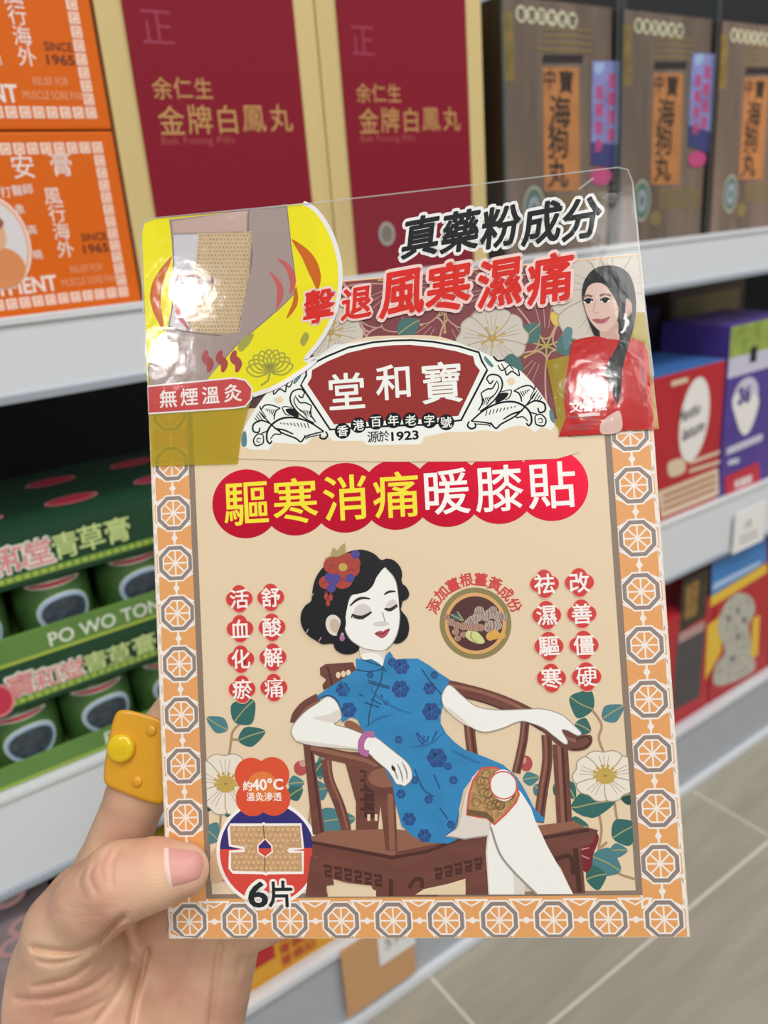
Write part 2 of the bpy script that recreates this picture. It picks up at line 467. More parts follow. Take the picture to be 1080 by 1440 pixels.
m_pink = mat('sticker_pink', '#cf4f86', rough=.4); m_sky = mat('sticker_sky', '#a9c3e6', rough=.4)
for par, q, ov in ((cA, [(833, 86), (871, 86), (868, 236), (831, 232)], (845, 248)), (T, [(973, 74), (1006, 76), (997, 216), (967, 205)], (980, 224))):
    oo = tuple(par.location); sb = MB(); a = front(sb, oo, YB - .0005)
    a.pp(q, m_stk, smooth=False)
    (x0, y0), (x1, y1), (x2, y2), (x3, y3) = q
    a.pp([(x3 + (x0 - x3) * .22, y3 + (y0 - y3) * .22), (x2 + (x1 - x2) * .22, y2 + (y1 - y2) * .22), (x2, y2), (x3, y3)], m_stkb, smooth=False)
    a.pp([(x0 + 4, y0 + 4), (x0 + 16, y0 + 3), (x0 + 14, y0 + 14), (x0 + 5, y0 + 18)], m_sky)
    for i, ch in enumerate('滋補強身'):
        f = .18 + .17 * i
        a.pt(ch, (x0 + (x3 - x0) * (f + .12) + 10, y0 + (y3 - y0) * (f + .12)), .010, m_pink, bold=.03, up=False)
        a.pt(ch, (x1 + (x2 - x1) * f - 10, y1 + (y2 - y1) * f), .011, m_pink, bold=.03, up=False)
    a.pe(ov, .013, .0065, m_pink)
    s_ = sb.build('sticker', par); s_['label'] = 'blue and lilac sticker with pink lettering'
m_case = sheer('clear_acrylic', '#fafbfb', 0.0, rough=.06, gmul=.3)
m_edge = sheer('clear_acrylic_edge', '#e4eaea', 0.07, body='#c4ccd0', rough=.1)
def case(x0, x1, label):
    o = ((x0 + x1) / 2, YB + .045, .617)
    T = empty('security_case', o, label, 'case', 'clear security cases'); w = (x1 - x0) / 2
    mb = MB()
    mb.box((-w, -.0485, 0), (w, -.0475, .215), m_case); mb.box((-w, -.0475, 0), (-w + .001, .048, .215), m_case); mb.box((w - .001, -.0475, 0), (w, .048, .215), m_case)
    mb.build('clear_shell', T)
    e = MB()
    for x in (-w, w): e.box((x - .0012, -.0492, 0), (x + .0012, -.0468, .216), m_edge, bev=.0005)
    e.box((-w, -.0492, .0), (w, -.0468, .002), m_edge)
    e.build('case_edge', T)
case(.4298, .5478, 'clear plastic case around the woodgrain carton nearest the crimson cartons')
case(.5538, .6735, 'clear plastic case around the middle woodgrain carton')

# ---- green balm trays with jars
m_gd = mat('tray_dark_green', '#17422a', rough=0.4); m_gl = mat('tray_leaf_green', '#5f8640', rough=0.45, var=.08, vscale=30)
m_gy = mat('tray_yellow_green', '#a3b94a', rough=.5); m_tp = mat('tray_print_pink', '#d98a8a', rough=.5); m_tw = mat('tray_print_white', '#dfe6d6', rough=.5)
m_tl = mat('tray_print_lime', '#c3d68c', rough=.5); m_tr = mat('tray_print_red', '#c0304a', rough=.5)
m_jar = mat('jar_green', '#476c36', rough=.3); m_lid = mat('jar_lid_green', '#39602c', rough=.4); m_blue = mat('jar_oval_blue', '#a9bfd8', rough=.4); m_pic = mat('jar_picture_dark', '#3c4650', rough=.5, var=.5, vscale=250)
def tray(z0, z1, zh, zl, label, words, wpx, small, wob, jars, foot):
    """open-fronted display tray: header band zh..z1, window, lip z0..zl"""
    x0, x1 = -.006, .206; o = ((x0 + x1) / 2, YB + .06, z0)
    T = empty('display_tray', o, label, 'display tray', 'green balm display trays'); w = (x1 - x0) / 2; h = z1 - z0 - .0005
    mb = MB(); t = .0015
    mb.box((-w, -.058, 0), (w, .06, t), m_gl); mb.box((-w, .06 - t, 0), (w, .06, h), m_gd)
    mb.box((-w, -.058, 0), (-w + t, .06, h), m_gl); mb.box((w - t, -.058, 0), (w, .06, h), m_gl)
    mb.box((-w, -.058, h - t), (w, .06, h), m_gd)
    M = Matrix.Translation((0, 0, h + 1e-4))
    top = Art(mb, M, None, z0=0, dz=6e-5)
    for k in range(3):
        for j in range(2):
            top.ell((-.055 + .055 * k, -.025 + .05 * j), .016, .009, m_tp); top.ell((-.055 + .055 * k, -.025 + .05 * j), .014, .0075, m_tr)
    mb.build('tray_body', T)
    hb = MB(); hb.box((-w, -.06, zh - z0), (w, -.058, h), m_gd, bev=.0004)
    a = front(hb, o, YB)
    for ch, px, cm in words:
        a.pt(ch, px, .0172, m_tw if cm is m_tp else m_gd, bold=.06); a.pt(ch, px, .0165, cm, bold=.015)
    a.stroke([(-w + .004, zh - z0 + .0055), (w - .004, zh - z0 + .0055)], .0045, m_gl, smooth=False)
    a.up()
    for k in range(40): a.rect(-w + .01 + k * .0046, zh - z0 + .0042, -w + .0132 + k * .0046, zh - z0 + .0068, m_gy, up=False)
    if foot: a.pe(foot, .0085, .0105, m_tp); a.pe(foot, .007, .009, m_tr)
    hb.build('header_band', T)
    lb = MB(); lb.box((-w, -.06, 0), (w, -.058, zl - z0), m_gl, bev=.0004)
    a = front(lb, o, YB)
    a.text('PO WO TONG BALM', wob, .0085, m_tw, bold=.01, width=.108)
    a.stroke([(-w, .0015), (w, .0015)], .002, m_gy, smooth=False)
    lb.build('front_lip', T)
    return T
def jar(x, z, label):
    o = (x, YB + .0275, z); T = empty('balm_jar', o, label, 'jar', 'green balm jars')
    mb = MB(); R = .0225
    mb.lathe([(R - .001, 0), (R, .001), (R, .041), (R - .0015, .042)], (0, 0, 0), m_jar)
    def curved(cx, cz, rx, rz, m, rr, n=30):
        V = [(rr * math.sin(cx / R), -rr * math.cos(cx / R), cz)]
        for k in range(n):
            aa = 2 * PI * k / n; u = cx + rx * math.cos(aa); V.append((rr * math.sin(u / R), -rr * math.cos(u / R), cz + rz * math.sin(aa)))
        mid = []
        for k in range(n):
            aa = 2 * PI * k / n; u = cx + rx * .55 * math.cos(aa); mid.append((rr * math.sin(u / R), -rr * math.cos(u / R), cz + rz * .55 * math.sin(aa)))
        V = V + mid
        fs = [(0, n + 1 + k, n + 1 + (k + 1) % n) for k in range(n)] + [(1 + k, 1 + (k + 1) % n, n + 1 + (k + 1) % n, n + 1 + k) for k in range(n)]
        mb.append([Vector(v) for v in V], fs, m, True)
    curved(.002, .0185, .0165, .0125, m_tw, R + .0002); curved(.002, .0185, .0158, .0118, m_blue, R + .0004); curved(.002, .0185, .0135, .0095, m_pic, R + .0006)
    curved(-.0015, .0375, .017, .0022, m_tw, R + .0003); curved(-.0015, .0375, .014, .0013, m_tr, R + .0005)
    mb.build('jar_body', T)
    l = MB(); l.lathe([(R - .0005, .0422), (R + .0008, .043), (R + .0008, .052), (R - .001, .053)], (0, 0, 0), m_lid); l.build('lid', T)
W = lambda s, cm, L: [(ch, px, cm) for ch, px in zip(s, L)]
tray(.428, .506, .4735, .4455, 'upper green balm tray stacked on the other, jars showing behind PO WO TONG BALM lip',
     W('寶和堂', m_tp, [(-22, 797), (17, 786), (55, 776)]) + W('青草膏', m_tl, [(92, 766), (128, 755), (165, 745)]), None, None, (.018, .0085), None, None)
tray(.3525, .428, .400, .3665, 'lower green balm tray standing on the middle shelf behind the yellow ring',
     W('寶和堂', m_tp, [(30, 963), (66, 955), (103, 943)]) + W('青草膏', m_tl, [(135, 932), (168, 921), (203, 907)]), None, None, (.036, .007), None, (-2, 985))
for i, x in enumerate((.0265, .0755, .1245, .1735)):
    jar(x, .4301, ['green balm jar in shade, leftmost jar of the upper tray', 'green balm jar with round picture in the upper tray above TONG', 'green balm jar in the upper tray partly behind the held pack', 'green balm jar in the upper tray hidden at its right end'][i])
for i, x in enumerate((.0405, .0865, .1325, .1785)):
    jar(x, .3546, ['green balm jar at left of the lower tray, left of the yellow ring', 'green balm jar of the lower tray just above the yellow ring', 'green balm jar of the lower tray beside the fingertip and pack edge', 'green balm jar in the lower tray hidden at its right end'][i])

# ---- right side of the middle shelf
m_rb = mat('scarlet_card', '#b3202a', rough=.4, var=.06, vscale=20); m_wt = mat('white_print', '#e6e2de', rough=.5); m_bk = mat('black_print', '#1b1b20', rough=.5)
m_bl = mat('blue_card', '#3f6fb0', rough=.4); m_cr = mat('cream_print', '#d9c3a8', rough=.5)
C4 = lambda x, y: (860 + x / 2.573, 340 + y / 2.573)
o = (.668, YB + .04, .352)
T = empty('balm_box', o, 'scarlet carton with white oval logo on the middle shelf right of the pack', 'box')
mb = MB(); mb.box((-.057, -.04, 0), (.0555, .04, .1455), m_rb, bev=.001); mb.box((-.057, -.0395, .1455), (.0555, .04, .147), m_bl)
a = front(mb, o, YB)
a.pe(C4(300, 645), .0235, .042, m_wt, rot=-.10)
a.pt('Mentho', C4(283, 618), .012, m_bk, bold=.02, width=.034, shear=.25, rot=.12); a.pt('latum', C4(297, 680), .012, m_bk, bold=.02, width=.034, shear=.25, rot=.12)
a.pp([C4(165, 905), C4(385, 818), C4(388, 915), C4(180, 1000)], m_cr, smooth=False)
for k in range(3): a.ps([C4(185, 922 + 24 * k), C4(375, 845 + 24 * k)], .0028, mat('rust_print', '#a5543c'), smooth=False, up=False)
a.pp([C4(205, 800), C4(255, 785), C4(265, 830), C4(212, 850)], m_cr)
a.ps([C4(215, 515), C4(275, 498)], .005, m_cr, smooth=False)
a.ps([C4(280, 800), C4(390, 760)], .004, m_cr, smooth=False); a.ps([C4(280, 830), C4(390, 795)], .004, m_cr, smooth=False)
mb.build('carton', T)
m_pu = mat('violet_card', '#503a8c', rough=.4, var=.1, vscale=30); m_lim = mat('lime_print', '#8ea04a', rough=.5, var=.3, vscale=80); m_grw = mat('pale_lilac_print', '#c5c2d4', rough=.5)
o = (.785, YB + .04, .352)
T = empty('toothpaste_box', o, 'violet carton with white emblem and red label beside the scarlet carton', 'box')
mb = MB(); mb.box((-.057, -.04, 0), (.057, .04, .178), m_pu, bev=.001)
a = front(mb, o, YB)
a.rect(-.0565, .142, .0565, .177, m_lim); a.rect(-.0565, .126, .0565, .146, m_grw)
a.rect(-.02, .136, -.008, .152, m_bk)
a.ell((-.022, .101), .023, .021, m_grw); a.pp([C4(440, 560), C4(530, 560), C4(510, 660), C4(480, 700), C4(455, 660)], m_wt)
a.pt('36', C4(480, 555), .016, m_pu, bold=.06)
a.ps([C4(415, 760), C4(545, 705)], .008, m_grw, smooth=False)
a.ps([C4(420, 800), C4(460, 790)], .006, m_grw, smooth=False)
a.pp([C4(408, 850), C4(530, 795), C4(540, 900), C4(412, 950)], mat('red_print', '#c02a3c'), smooth=False)
a.pt('特惠裝', C4(475, 868), .011, m_wt, bold=.03)
mb.build('carton', T)
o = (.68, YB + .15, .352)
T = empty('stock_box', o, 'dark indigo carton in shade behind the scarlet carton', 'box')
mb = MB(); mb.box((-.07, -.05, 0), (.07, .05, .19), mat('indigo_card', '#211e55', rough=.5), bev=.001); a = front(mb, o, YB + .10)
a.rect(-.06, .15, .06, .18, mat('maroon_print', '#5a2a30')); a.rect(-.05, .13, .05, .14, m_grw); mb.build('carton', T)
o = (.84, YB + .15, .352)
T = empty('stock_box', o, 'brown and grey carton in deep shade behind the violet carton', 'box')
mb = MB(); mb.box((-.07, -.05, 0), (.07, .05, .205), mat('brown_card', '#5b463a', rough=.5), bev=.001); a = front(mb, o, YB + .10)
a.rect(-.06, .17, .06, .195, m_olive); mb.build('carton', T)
# price card on the rail
pc = MB(); o = (.772, YF - .0035, .308)
T = pc
pc.box((-.029, -.0006, -.022), (.029, .0006, .025), mat('card_white', '#e9e7e4', rough=.5), bev=.0003)
a = front(pc, o, YF - .0042); a.text('19', (-.004, .006), .010, mat('grey_print', '#8b8b90'), bold=.01)
for k in range(2): a.stroke([(-.018, -.006 - .006 * k), (.016, -.006 - .006 * k)], .0018, mat('grey_print', ''), smooth=False, up=False)
p_ = pc.build('price_card'); p_.location = o
tag(p_, 'white paper price card on the middle rail under the violet carton', 'price card', 'price cards on the rails')

# ---- base shelf, right
C5 = lambda x, y: (860 + x / 1.9459, 700 + y / 1.9459)
yb = YB
def bx(name, x0, x1, z0, z1, depth, m, label, cat, yf=YB, group=None):
    o = ((x0 + x1) / 2, yf + depth / 2, z0)
    T = empty(name, o, label, cat, group); mb = MB(); w = (x1 - x0) / 2
    mb.box((-w, -depth / 2, 0), (w, depth / 2, z1 - z0), m, bev=.001)
    return T, mb, front(mb, o, yf), o
T, mb, a, o = bx('plaster_box', .60, .735, .0932, .235, .06, m_rb, 'red and black carton on the base shelf under the scarlet carton', 'box')
a.pp([C5(195, 225), C5(268, 190), C5(258, 325), C5(185, 370)], mat('tar_print', '#3a3024', var=.4, vscale=120), smooth=False)
a.pp([C5(205, 240), C5(240, 225), C5(232, 320), C5(200, 335)], mat('bronze_print', '#8a6a34', var=.4, vscale=150), smooth=False)
a.pp([C5(180, 375), C5(258, 335), C5(240, 545), C5(165, 585)], mat('slate_print', '#4e4a4c', rough=.6, var=.35, vscale=300), smooth=False)
a.pp([C5(185, 372), C5(255, 335), C5(252, 362), C5(182, 400)], mat('rose_grey_print', '#b58f8c'), smooth=False)
mb.build('carton', T)
m_yl = mat('yellow_print', '#e3bb3a', rough=.45); m_st = mat('stone_grey_print', '#b3b0a4', rough=.6, var=.25, vscale=140)
T, mb, a, o = bx('plaster_box', .738, .86, .0932, .237, .06, m_rb, 'red, yellow and blue carton with pale stone figure on the base shelf', 'box')
a.pp([C5(275, 180), C5(425, 100), C5(425, 175), C5(272, 270)], mat('azure_print', '#3f7fc0'), smooth=False)
a.pp([C5(280, 235), C5(410, 170), C5(405, 185), C5(275, 255)], m_sky, smooth=False)
a.pp([C5(272, 270), C5(425, 178), C5(425, 205), C5(270, 300)], m_yl, smooth=False)
a.pp([C5(262, 350), C5(300, 320), C5(300, 420), C5(255, 500)], m_yl, smooth=False)
a.pp([C5(305, 300), C5(340, 262), C5(380, 270), C5(392, 310), C5(375, 350), C5(385, 420), C5(390, 470), C5(330, 505), C5(280, 510), C5(285, 455), C5(310, 420), C5(290, 360)], m_st)
a.pp([C5(385, 330), C5(405, 320), C5(400, 430), C5(380, 440)], m_yl, smooth=False)
for q in ((320, 330), (345, 310), (362, 335), (345, 380), (330, 440)): a.pe(C5(*q), .003, .004, mat('slate_print', ''))
mb.build('carton', T)
T, mb, a, o = bx('plaster_box', .862, .99, .0932, .23, .06, mat('deep_red_card', '#9c2028', rough=.4), 'plain deep red carton at the right end of the base shelf', 'box')
a.rect(-.04, .03, .04, .06, m_yl); mb.build('carton', T)

# ---- base shelf, lower left and centre
m_mv = mat('mauve_grey_card', '#8d7f84', rough=.45, var=.2, vscale=60)
T, mb, a, o = bx('tonic_box', -.10, .031, .0932, .262, .08, m_mv, 'mauve grey carton on the base shelf left of the thumb', 'box')
for q in ((12, 1262), (35, 1300), (20, 1330)): a.pe(q, .010, .007, mat('pink_swirl', '#b98c90')); a.pe(q, .006, .004, m_mv)
mb.build('carton', T)
T, mb, a, o = bx('tonic_box', .034, .064, .0932, .255, .08, mat('dusk_plum_card', '#5f4a58', rough=.45, var=.3, vscale=70), 'narrow dark plum carton on the base shelf above the thumb knuckle', 'box')
mb.build('carton', T)
T, mb, a, o = bx('tonic_box', .066, .125, .0932, .270, .08, m_yl, 'yellow carton on the base shelf just behind the thumb', 'box')
a.rect(-.02, .13, .02, .15, m_cr); mb.build('carton', T)
T, mb, a, o = bx('patch_box', .135, .2265, .0932, .150, .07, mat('amber_card', '#d99a1f', rough=.4), 'amber yellow carton with red lettering on the base shelf under the pack', 'box')
for k in range(4): a.text('膏藥貼', (.008, .047 - .012 * k), .011, mat('brick_print', '#b3452a'), bold=.02)
a.rect(-.03, .02, -.012, .05, m_rb)
mb.build('carton', T)
T, mb, a, o = bx('patch_box', .228, .30, .0932, .152, .07, mat('plum_rose_card', '#8d3b4c', rough=.45, var=.3, vscale=60), 'plum and pink carton beside the amber carton on the base shelf', 'box')
a.rect(-.03, .04, .01, .055, m_tp); mb.build('carton', T)
pc = MB(); o = (.2555, YF - .0045, .0535)
pc.box((-.0365, -.0006, -.036), (.0365, .0006, .040), mat('kraft_card', '#c99a6c', rough=.5), bev=.0003)
p_ = pc.build('shelf_card'); p_.location = o
tag(p_, 'tan cardboard shelf card on the lowest rail under the pack', 'shelf card')
pc = MB(); o2 = (.2735, YF - .0058, .070)
pc.box((-.019, -.0004, -.018), (.019, .0004, .021), mat('card_white', ''), bev=.0002)
a = front(pc, o2, YF - .0062); a.text('590', (0, .002), .012, mat('grey_print', ''), bold=.01)
p_ = pc.build('price_card'); p_.location = o2
tag(p_, 'white price sticker on the tan shelf card under the pack', 'price card', 'price cards on the rails')

# ------------------------------------------------------------------ the pack held in the hand
PACK_R = Matrix(((0.769498, 0.237399, -0.592887), (-0.638425, 0.310565, -0.704247), (0.016942, 0.92043, 0.390541)))
PACK_T = Vector((0.096731, 0.143408, 0.463378))
def card(px, py, Z=0.0):                      # point of the pack's own plane z=Z (metres, pack frame) seen at a pixel
    d = ray(px, py); nrm = PACK_R.col[2]
    k = ((PACK_T + nrm * Z - CAM).dot(nrm)) / d.dot(nrm)
    return PACK_R.transposed() @ (CAM + d * k - PACK_T)
P = empty('patch_pack', (0, 0, 0), 'cream and orange knee patch pack with seated lady in blue, held in the hand', 'package')
P.matrix_world = Matrix.Translation(PACK_T) @ PACK_R.to_4x4()

m_card = mat('pack_cream', '#e3ccab', rough=.42, coat=.15)
m_edge_w = mat('pack_board_edge', '#e6ddd2', rough=.8, var=.12, vscale=800)
m_bor = mat('border_orange', '#e2a061', rough=.45); m_gry = mat('border_grey', '#8e8079', rough=.45); m_wht = mat('border_white', '#efe6de', rough=.45)
m_brn = mat('frame_brown', '#8a7767', rough=.45)
mb = MB()
BW, BT = .0742, .1865
mb.box((-BW, -.0050, -.0065), (BW, BT, 0), m_card, bev=.0006)
carton = mb.build('carton', P)
ZC = [2e-5]
def cart(name, parent, z=None):
    mb = MB()
    a = Art(mb, Matrix.Identity(4), lambda x, y: tuple(card(x, y)[:2]), z0=ZC[0] if z is None else z, dz=1.4e-6)
    a.done = lambda: (ZC.__setitem__(0, max(ZC[0], a.z + 3e-6)), mb.build(name, parent))[1]
    return a
def mk(ox, oy, s): return lambda *L: [(ox + x / s, oy + y / s) for x, y in L]
c8 = mk(400, 750, 3.892); c5 = mk(200, 980, 2.7); c6 = mk(560, 980, 2.571); cE = mk(330, 460, 4); cE2 = mk(580, 460, 4)
cK = mk(195, 285, 3.789); cF = mk(600, 350, 3.375); cG = mk(600, 790, 7.714); c2 = mk(540, 220, 2.7); c1 = mk(180, 220, 2.842)

# frame print: orange band, octagon rosettes, brown inner line
a = cart('border_print', carton)
e = .0004
FX, FY0, FY1 = .0617, .0068, .1795
a.up()
a.rect(-BW + e, -.005 + e, -FX, BT - e, m_bor, up=False); a.rect(FX, -.005 + e, BW - e, BT - e, m_bor, up=False)
a.rect(-FX, -.005 + e, FX, FY0, m_bor, up=False); a.rect(-FX, FY1, FX, BT - e, m_bor, up=False)
a.up()
# a thin worn pale rim
for q in ((-BW + e, -.005 + e, -BW + .0009, BT - e), (BW - .0009, -.005 + e, BW - e, BT - e)): a.rect(*q, m_edge_w, up=False)
a.up()
sq = lambda x0, y0, x1, y1: a.stroke([(x0, y0), (x1, y0), (x1, y1), (x0, y1)], .00055, m_wht, smooth=False, closed=True, up=False)
u = .015
cols = [(-4.5 + i) * u for i in range(10)]; rows = [j * u for j in range(13)]
cent = [(x, 0) for x in cols] + [(x, 12 * u) for x in cols] + [(sg * 4.5 * u, y) for sg in (-1, 1) for y in rows[1:-1]]
lw = .0006
for sg in (-1, 1):
    X = sg * 4.5 * u
    for y in rows[:-1]:
        ym = y + u / 2
        a.stroke([(X - .0056, ym - .0047), (X - .0056, ym + .0047)], lw, m_wht, smooth=False, up=False)
        a.stroke([(X + .0056, ym - .0047), (X + .0056, ym + .0047)], lw, m_wht, smooth=False, up=False)
        for s1 in (-1, 1):
            for s2 in (-1, 1):
                a.stroke([(X + s1 * .0056, ym + s2 * .0044), (X + s1 * .0022, ym + s2 * .0026)], lw, m_wht, smooth=False, up=False)
            # cut-off star pattern at the outer edge
            a.stroke([(X + sg * .0056, ym), (X + sg * .0064, ym + s1 * .0030)], lw * .8, m_wht, smooth=False, up=False)
            a.stroke([(X + sg * .0044, ym + s1 * .0058), (X + sg * .0063, ym + s1 * .0014)], lw * .8, m_wht, smooth=False, up=False)
        a.stroke([(X, ym - .0023), (X, ym + .0023)], lw, m_wht, smooth=False, up=False)
        a.poly([(X - .0010, ym), (X, ym - .0014), (X + .0010, ym), (X, ym + .0014)], m_wht, up=False)
for Y, sy in ((0, 1), (12 * u, -1)):
    for x in cols[:-1]:
        xm = x + u / 2
        for s1 in (-1, 1):
            yy = Y + s1 * .0053
            if yy < -.0046: yy = -.0044
            for s2 in (-1, 1):
                a.stroke([(xm + s2 * .0042, yy), (xm + s2 * .0027, Y + s1 * .0026)], lw, m_wht, smooth=False, up=False)
            if s1 == sy:
                a.stroke([(xm - .0047, Y + s1 * .0056), (xm + .0047, Y + s1 * .0056)], lw, m_wht, smooth=False, up=False)
                a.stroke([(xm - .003, Y + s1 * .0056), (xm, Y + s1 * .0040), (xm + .003, Y + s1 * .0056)], lw * .8, m_wht, smooth=False, up=False)
        a.stroke([(xm - .0024, Y), (xm + .0024, Y)], lw, m_wht, smooth=False, up=False)
        a.poly([(xm - .0014, Y), (xm, Y - .0010), (xm + .0014, Y), (xm, Y + .0010)], m_wht, up=False)
a.up(); z1 = a.z
r8 = PI / 8
def octo(x, y, r, m): a.poly([(x + r * math.cos(r8 + k * PI / 4), max(y + r * math.sin(r8 + k * PI / 4), -.0047)) for k in range(8)], m, up=False)
for x, y in cent: octo(x, y, .0060, m_wht)
a.up()
for x, y in cent: octo(x, y, .0055, m_gry)
a.up()
for x, y in cent: octo(x, y, .0043, m_wht)
a.up()
for x, y in cent: octo(x, y, .0038, m_bor)
a.up()
for x, y in cent:
    for k in range(4):
        t = k * PI / 4; a.stroke([(x - .0036 * math.cos(t), y - .0036 * math.sin(t)), (x + .0036 * math.cos(t), y + .0036 * math.sin(t))], .00048, m_wht, smooth=False, up=False)
a.up()
a.stroke([(-FX + .0004, FY0 + .0004), (FX - .0004, FY0 + .0004), (FX - .0004, FY1), (-FX + .0004, FY1)], .0022, m_brn, smooth=False, closed=True, up=False)
wp = [(max(x, -BW + e), max(y, -.005 + e)) for x, y in a.pts([(229, 1283), (236, 1298), (234, 1312), (249, 1316), (276, 1319), (276, 1328), (228, 1328)])]
a.poly(wp, m_edge_w); a.stroke(a.pts([(234, 1286), (237, 1299), (235, 1310)]), .0003, m_brn)
a.done()

ZB = ZC[0]                                    # height of the print above the border
# camellias and leaves
m_leaf = mat('leaf_teal', '#2f6660', rough=.45); m_leaf2 = mat('leaf_blue', '#487c82', rough=.45); m_leafd = mat('leaf_deep', '#1f4a44', rough=.45)
m_vein = mat('vein_olive', '#a49a6a', rough=.5); m_stem = mat('stem_tan', '#a98a68', rough=.5)
m_pet = mat('petal_white', '#e6dccb', rough=.5); m_petl = mat('petal_line', '#a79a86', rough=.5); m_sta = mat('stamen_gold', '#bfa04e', rough=.5)
m_mar = mat('petal_maroon', '#78202a', rough=.45); m_marl = mat('petal_maroon_line', '#c9978a', rough=.5); m_rose = mat('bud_red', '#b04a4a', rough=.5)
def leaf(a, p, q, w, m):                      # from stem point p to tip q (pixels), width w metres
    A = np.array(a.p2(*p)); B = np.array(a.p2(*q)); d = B - A; L = np.hypot(*d); nn = np.array([-d[1], d[0]]) / L
    a.poly(spline([A, A + d * .3 + nn * w * .5, A + d * .62 + nn * w * .42, B, A + d * .62 - nn * w * .42, A + d * .3 - nn * w * .5], 4), m)
    a.stroke([A, A + d * .5 + nn * w * .04, B], .00035, m_vein)
def bloom(a, c, R, pet, line, sta, n=6, rot=0, sq=.8, st=12, sr=.34, cen=None):
    for k in range(n):
        t = rot + 2 * PI * k / n; ct, st_ = math.cos(t), math.sin(t)
        pts = []
        for r_, w_ in ((.10, 0), (.42, .36), (.80, .56), (1.0, .30), (.95, 0), (1.0, -.30), (.80, -.56), (.42, -.36)):
            x, y = r_ * ct - w_ * st_, r_ * st_ + w_ * ct; pts.append((c[0] + R * x, c[1] + R * y * sq))
        a.poly(spline(pts, 4), pet); a.stroke(pts, max(.0003, R * .022), line, closed=True)
        for w_ in (-.2, 0, .2):
            a.stroke([(c[0] + R * (r_ * ct - w_ * r_ * st_), c[1] + R * sq * (r_ * st_ + w_ * r_ * ct)) for r_ in (.25, .55, .82)], .00018, line, up=False)
    if cen: a.ell(c, R * .3, R * .26, cen)
    a.up()
    for k in range(st):
        t = 2 * PI * k / st + .2; a.stroke([c, (c[0] + R * sr * math.cos(t), c[1] + R * sr * .8 * math.sin(t) + R * .05)], .0005, sta, smooth=False, up=False)
        a.ell((c[0] + R * sr * math.cos(t), c[1] + R * sr * .8 * math.sin(t) + R * .05), .0005, .0005, sta, up=False, n=8)
a = cart('camellia_print', carton); a.clip = (-.0607, .0078, .0607, .18)
for L in (c6((700, 45), (735, 100), (725, 150), (745, 205)), c6((725, 420), (735, 480), (725, 545)), c6((780, 370), (800, 470), (855, 530)), c6((735, 600), (800, 640), (862, 660)), c6((720, 555), (755, 525))):
    a.ps(L, .0007, m_stem)
for p, q, w, m in (((705, 45), (620, 0), .013, m_leaf), ((738, 80), (815, 32), .008, m_leaf2), ((640, 95), (697, 125), .008, m_leaf), ((600, 300), (640, 370), .006, m_leaf), ((700, 385), (625, 400), .010, m_leaf), ((640, 400), (785, 375), .011, m_leaf),
                   ((775, 510), (870, 460), .012, m_leaf), ((800, 360), (870, 350), .008, m_leafd), ((765, 555), (830, 555), .006, m_leaf2), ((700, 575), (805, 630), .013, m_leaf2), ((680, 660), (752, 640), .011, m_leaf), ((610, 470), (690, 470), .009, m_leaf),
                   ((450, 300), (510, 290), .006, m_leaf2), ((490, 320), (540, 358), .006, m_leaf2), ((560, 320), (605, 340), .007, m_leaf)):
    P2 = c6(p, q); leaf(a, P2[0], P2[1], w * .62, m)
a.pp(c6((640, 490), (700, 475), (725, 510), (705, 570), (700, 610), (680, 635), (650, 600), (630, 540)), m_mar)
for k in range(3): a.ps(c6((645, 545 + 10 * k), (690, 505 + 40 * k)), .0003, m_marl)
a.pe(c6((462, 240))[0], .0018, .0022, m_rose); a.pe(c6((452, 228))[0], .0009, .0010, m_marl)
bloom(a, a.p2(*c6((748, 285))[0]), .0086, m_pet, m_petl, m_sta, n=5, rot=.31, sq=.80, cen=m_sta)
a.done()
a = cart('camellia_print', carton); a.clip = (-.0607, .0078, .0607, .18)
for L in (c5((385, 90), (345, 130), (335, 190), (325, 250)), c5((335, 160), (390, 165)), c5((640, 420), (630, 500)), c5((300, 420), (295, 560), (310, 700))): a.ps(L, .0007, m_stem)
for p, q, w, m in (((350, 95), (425, 12), .0125, m_leaf), ((325, 125), (245, 78), .0075, m_leaf2), ((365, 165), (468, 130), .009, m_leaf), ((300, 415), (365, 420), .009, m_leaf), ((235, 400), (280, 400), .008, m_leafd), ((235, 500), (290, 545), .012, m_leaf2),
                   ((555, 330), (615, 325), .007, m_leaf2), ((555, 380), (610, 345), .007, m_leaf), ((660, 270), (700, 270), .010, m_leaf2), ((655, 360), (705, 345), .009, m_leaf2), ((640, 480), (810, 460), .012, m_leaf2), ((650, 300), (690, 240), .006, m_leaf)):
    P2 = c5(p, q); leaf(a, P2[0], P2[1], w * .62, m)
a.pe(c5((602, 270))[0], .0020, .0021, m_rose); a.pe(c5((610, 252))[0], .0010, .0010, m_marl)
bloom(a, a.p2(*c5((318, 330))[0]), .0096, m_pet, m_petl, m_sta, n=5, rot=.31, sq=.9, cen=m_sta)
a.pp(c5((265, 590), (300, 580), (330, 640), (300, 700), (255, 690)), mat('petal_sand', '#cfae8a', rough=.5))
a.done()

ZCAM = ZC[0]
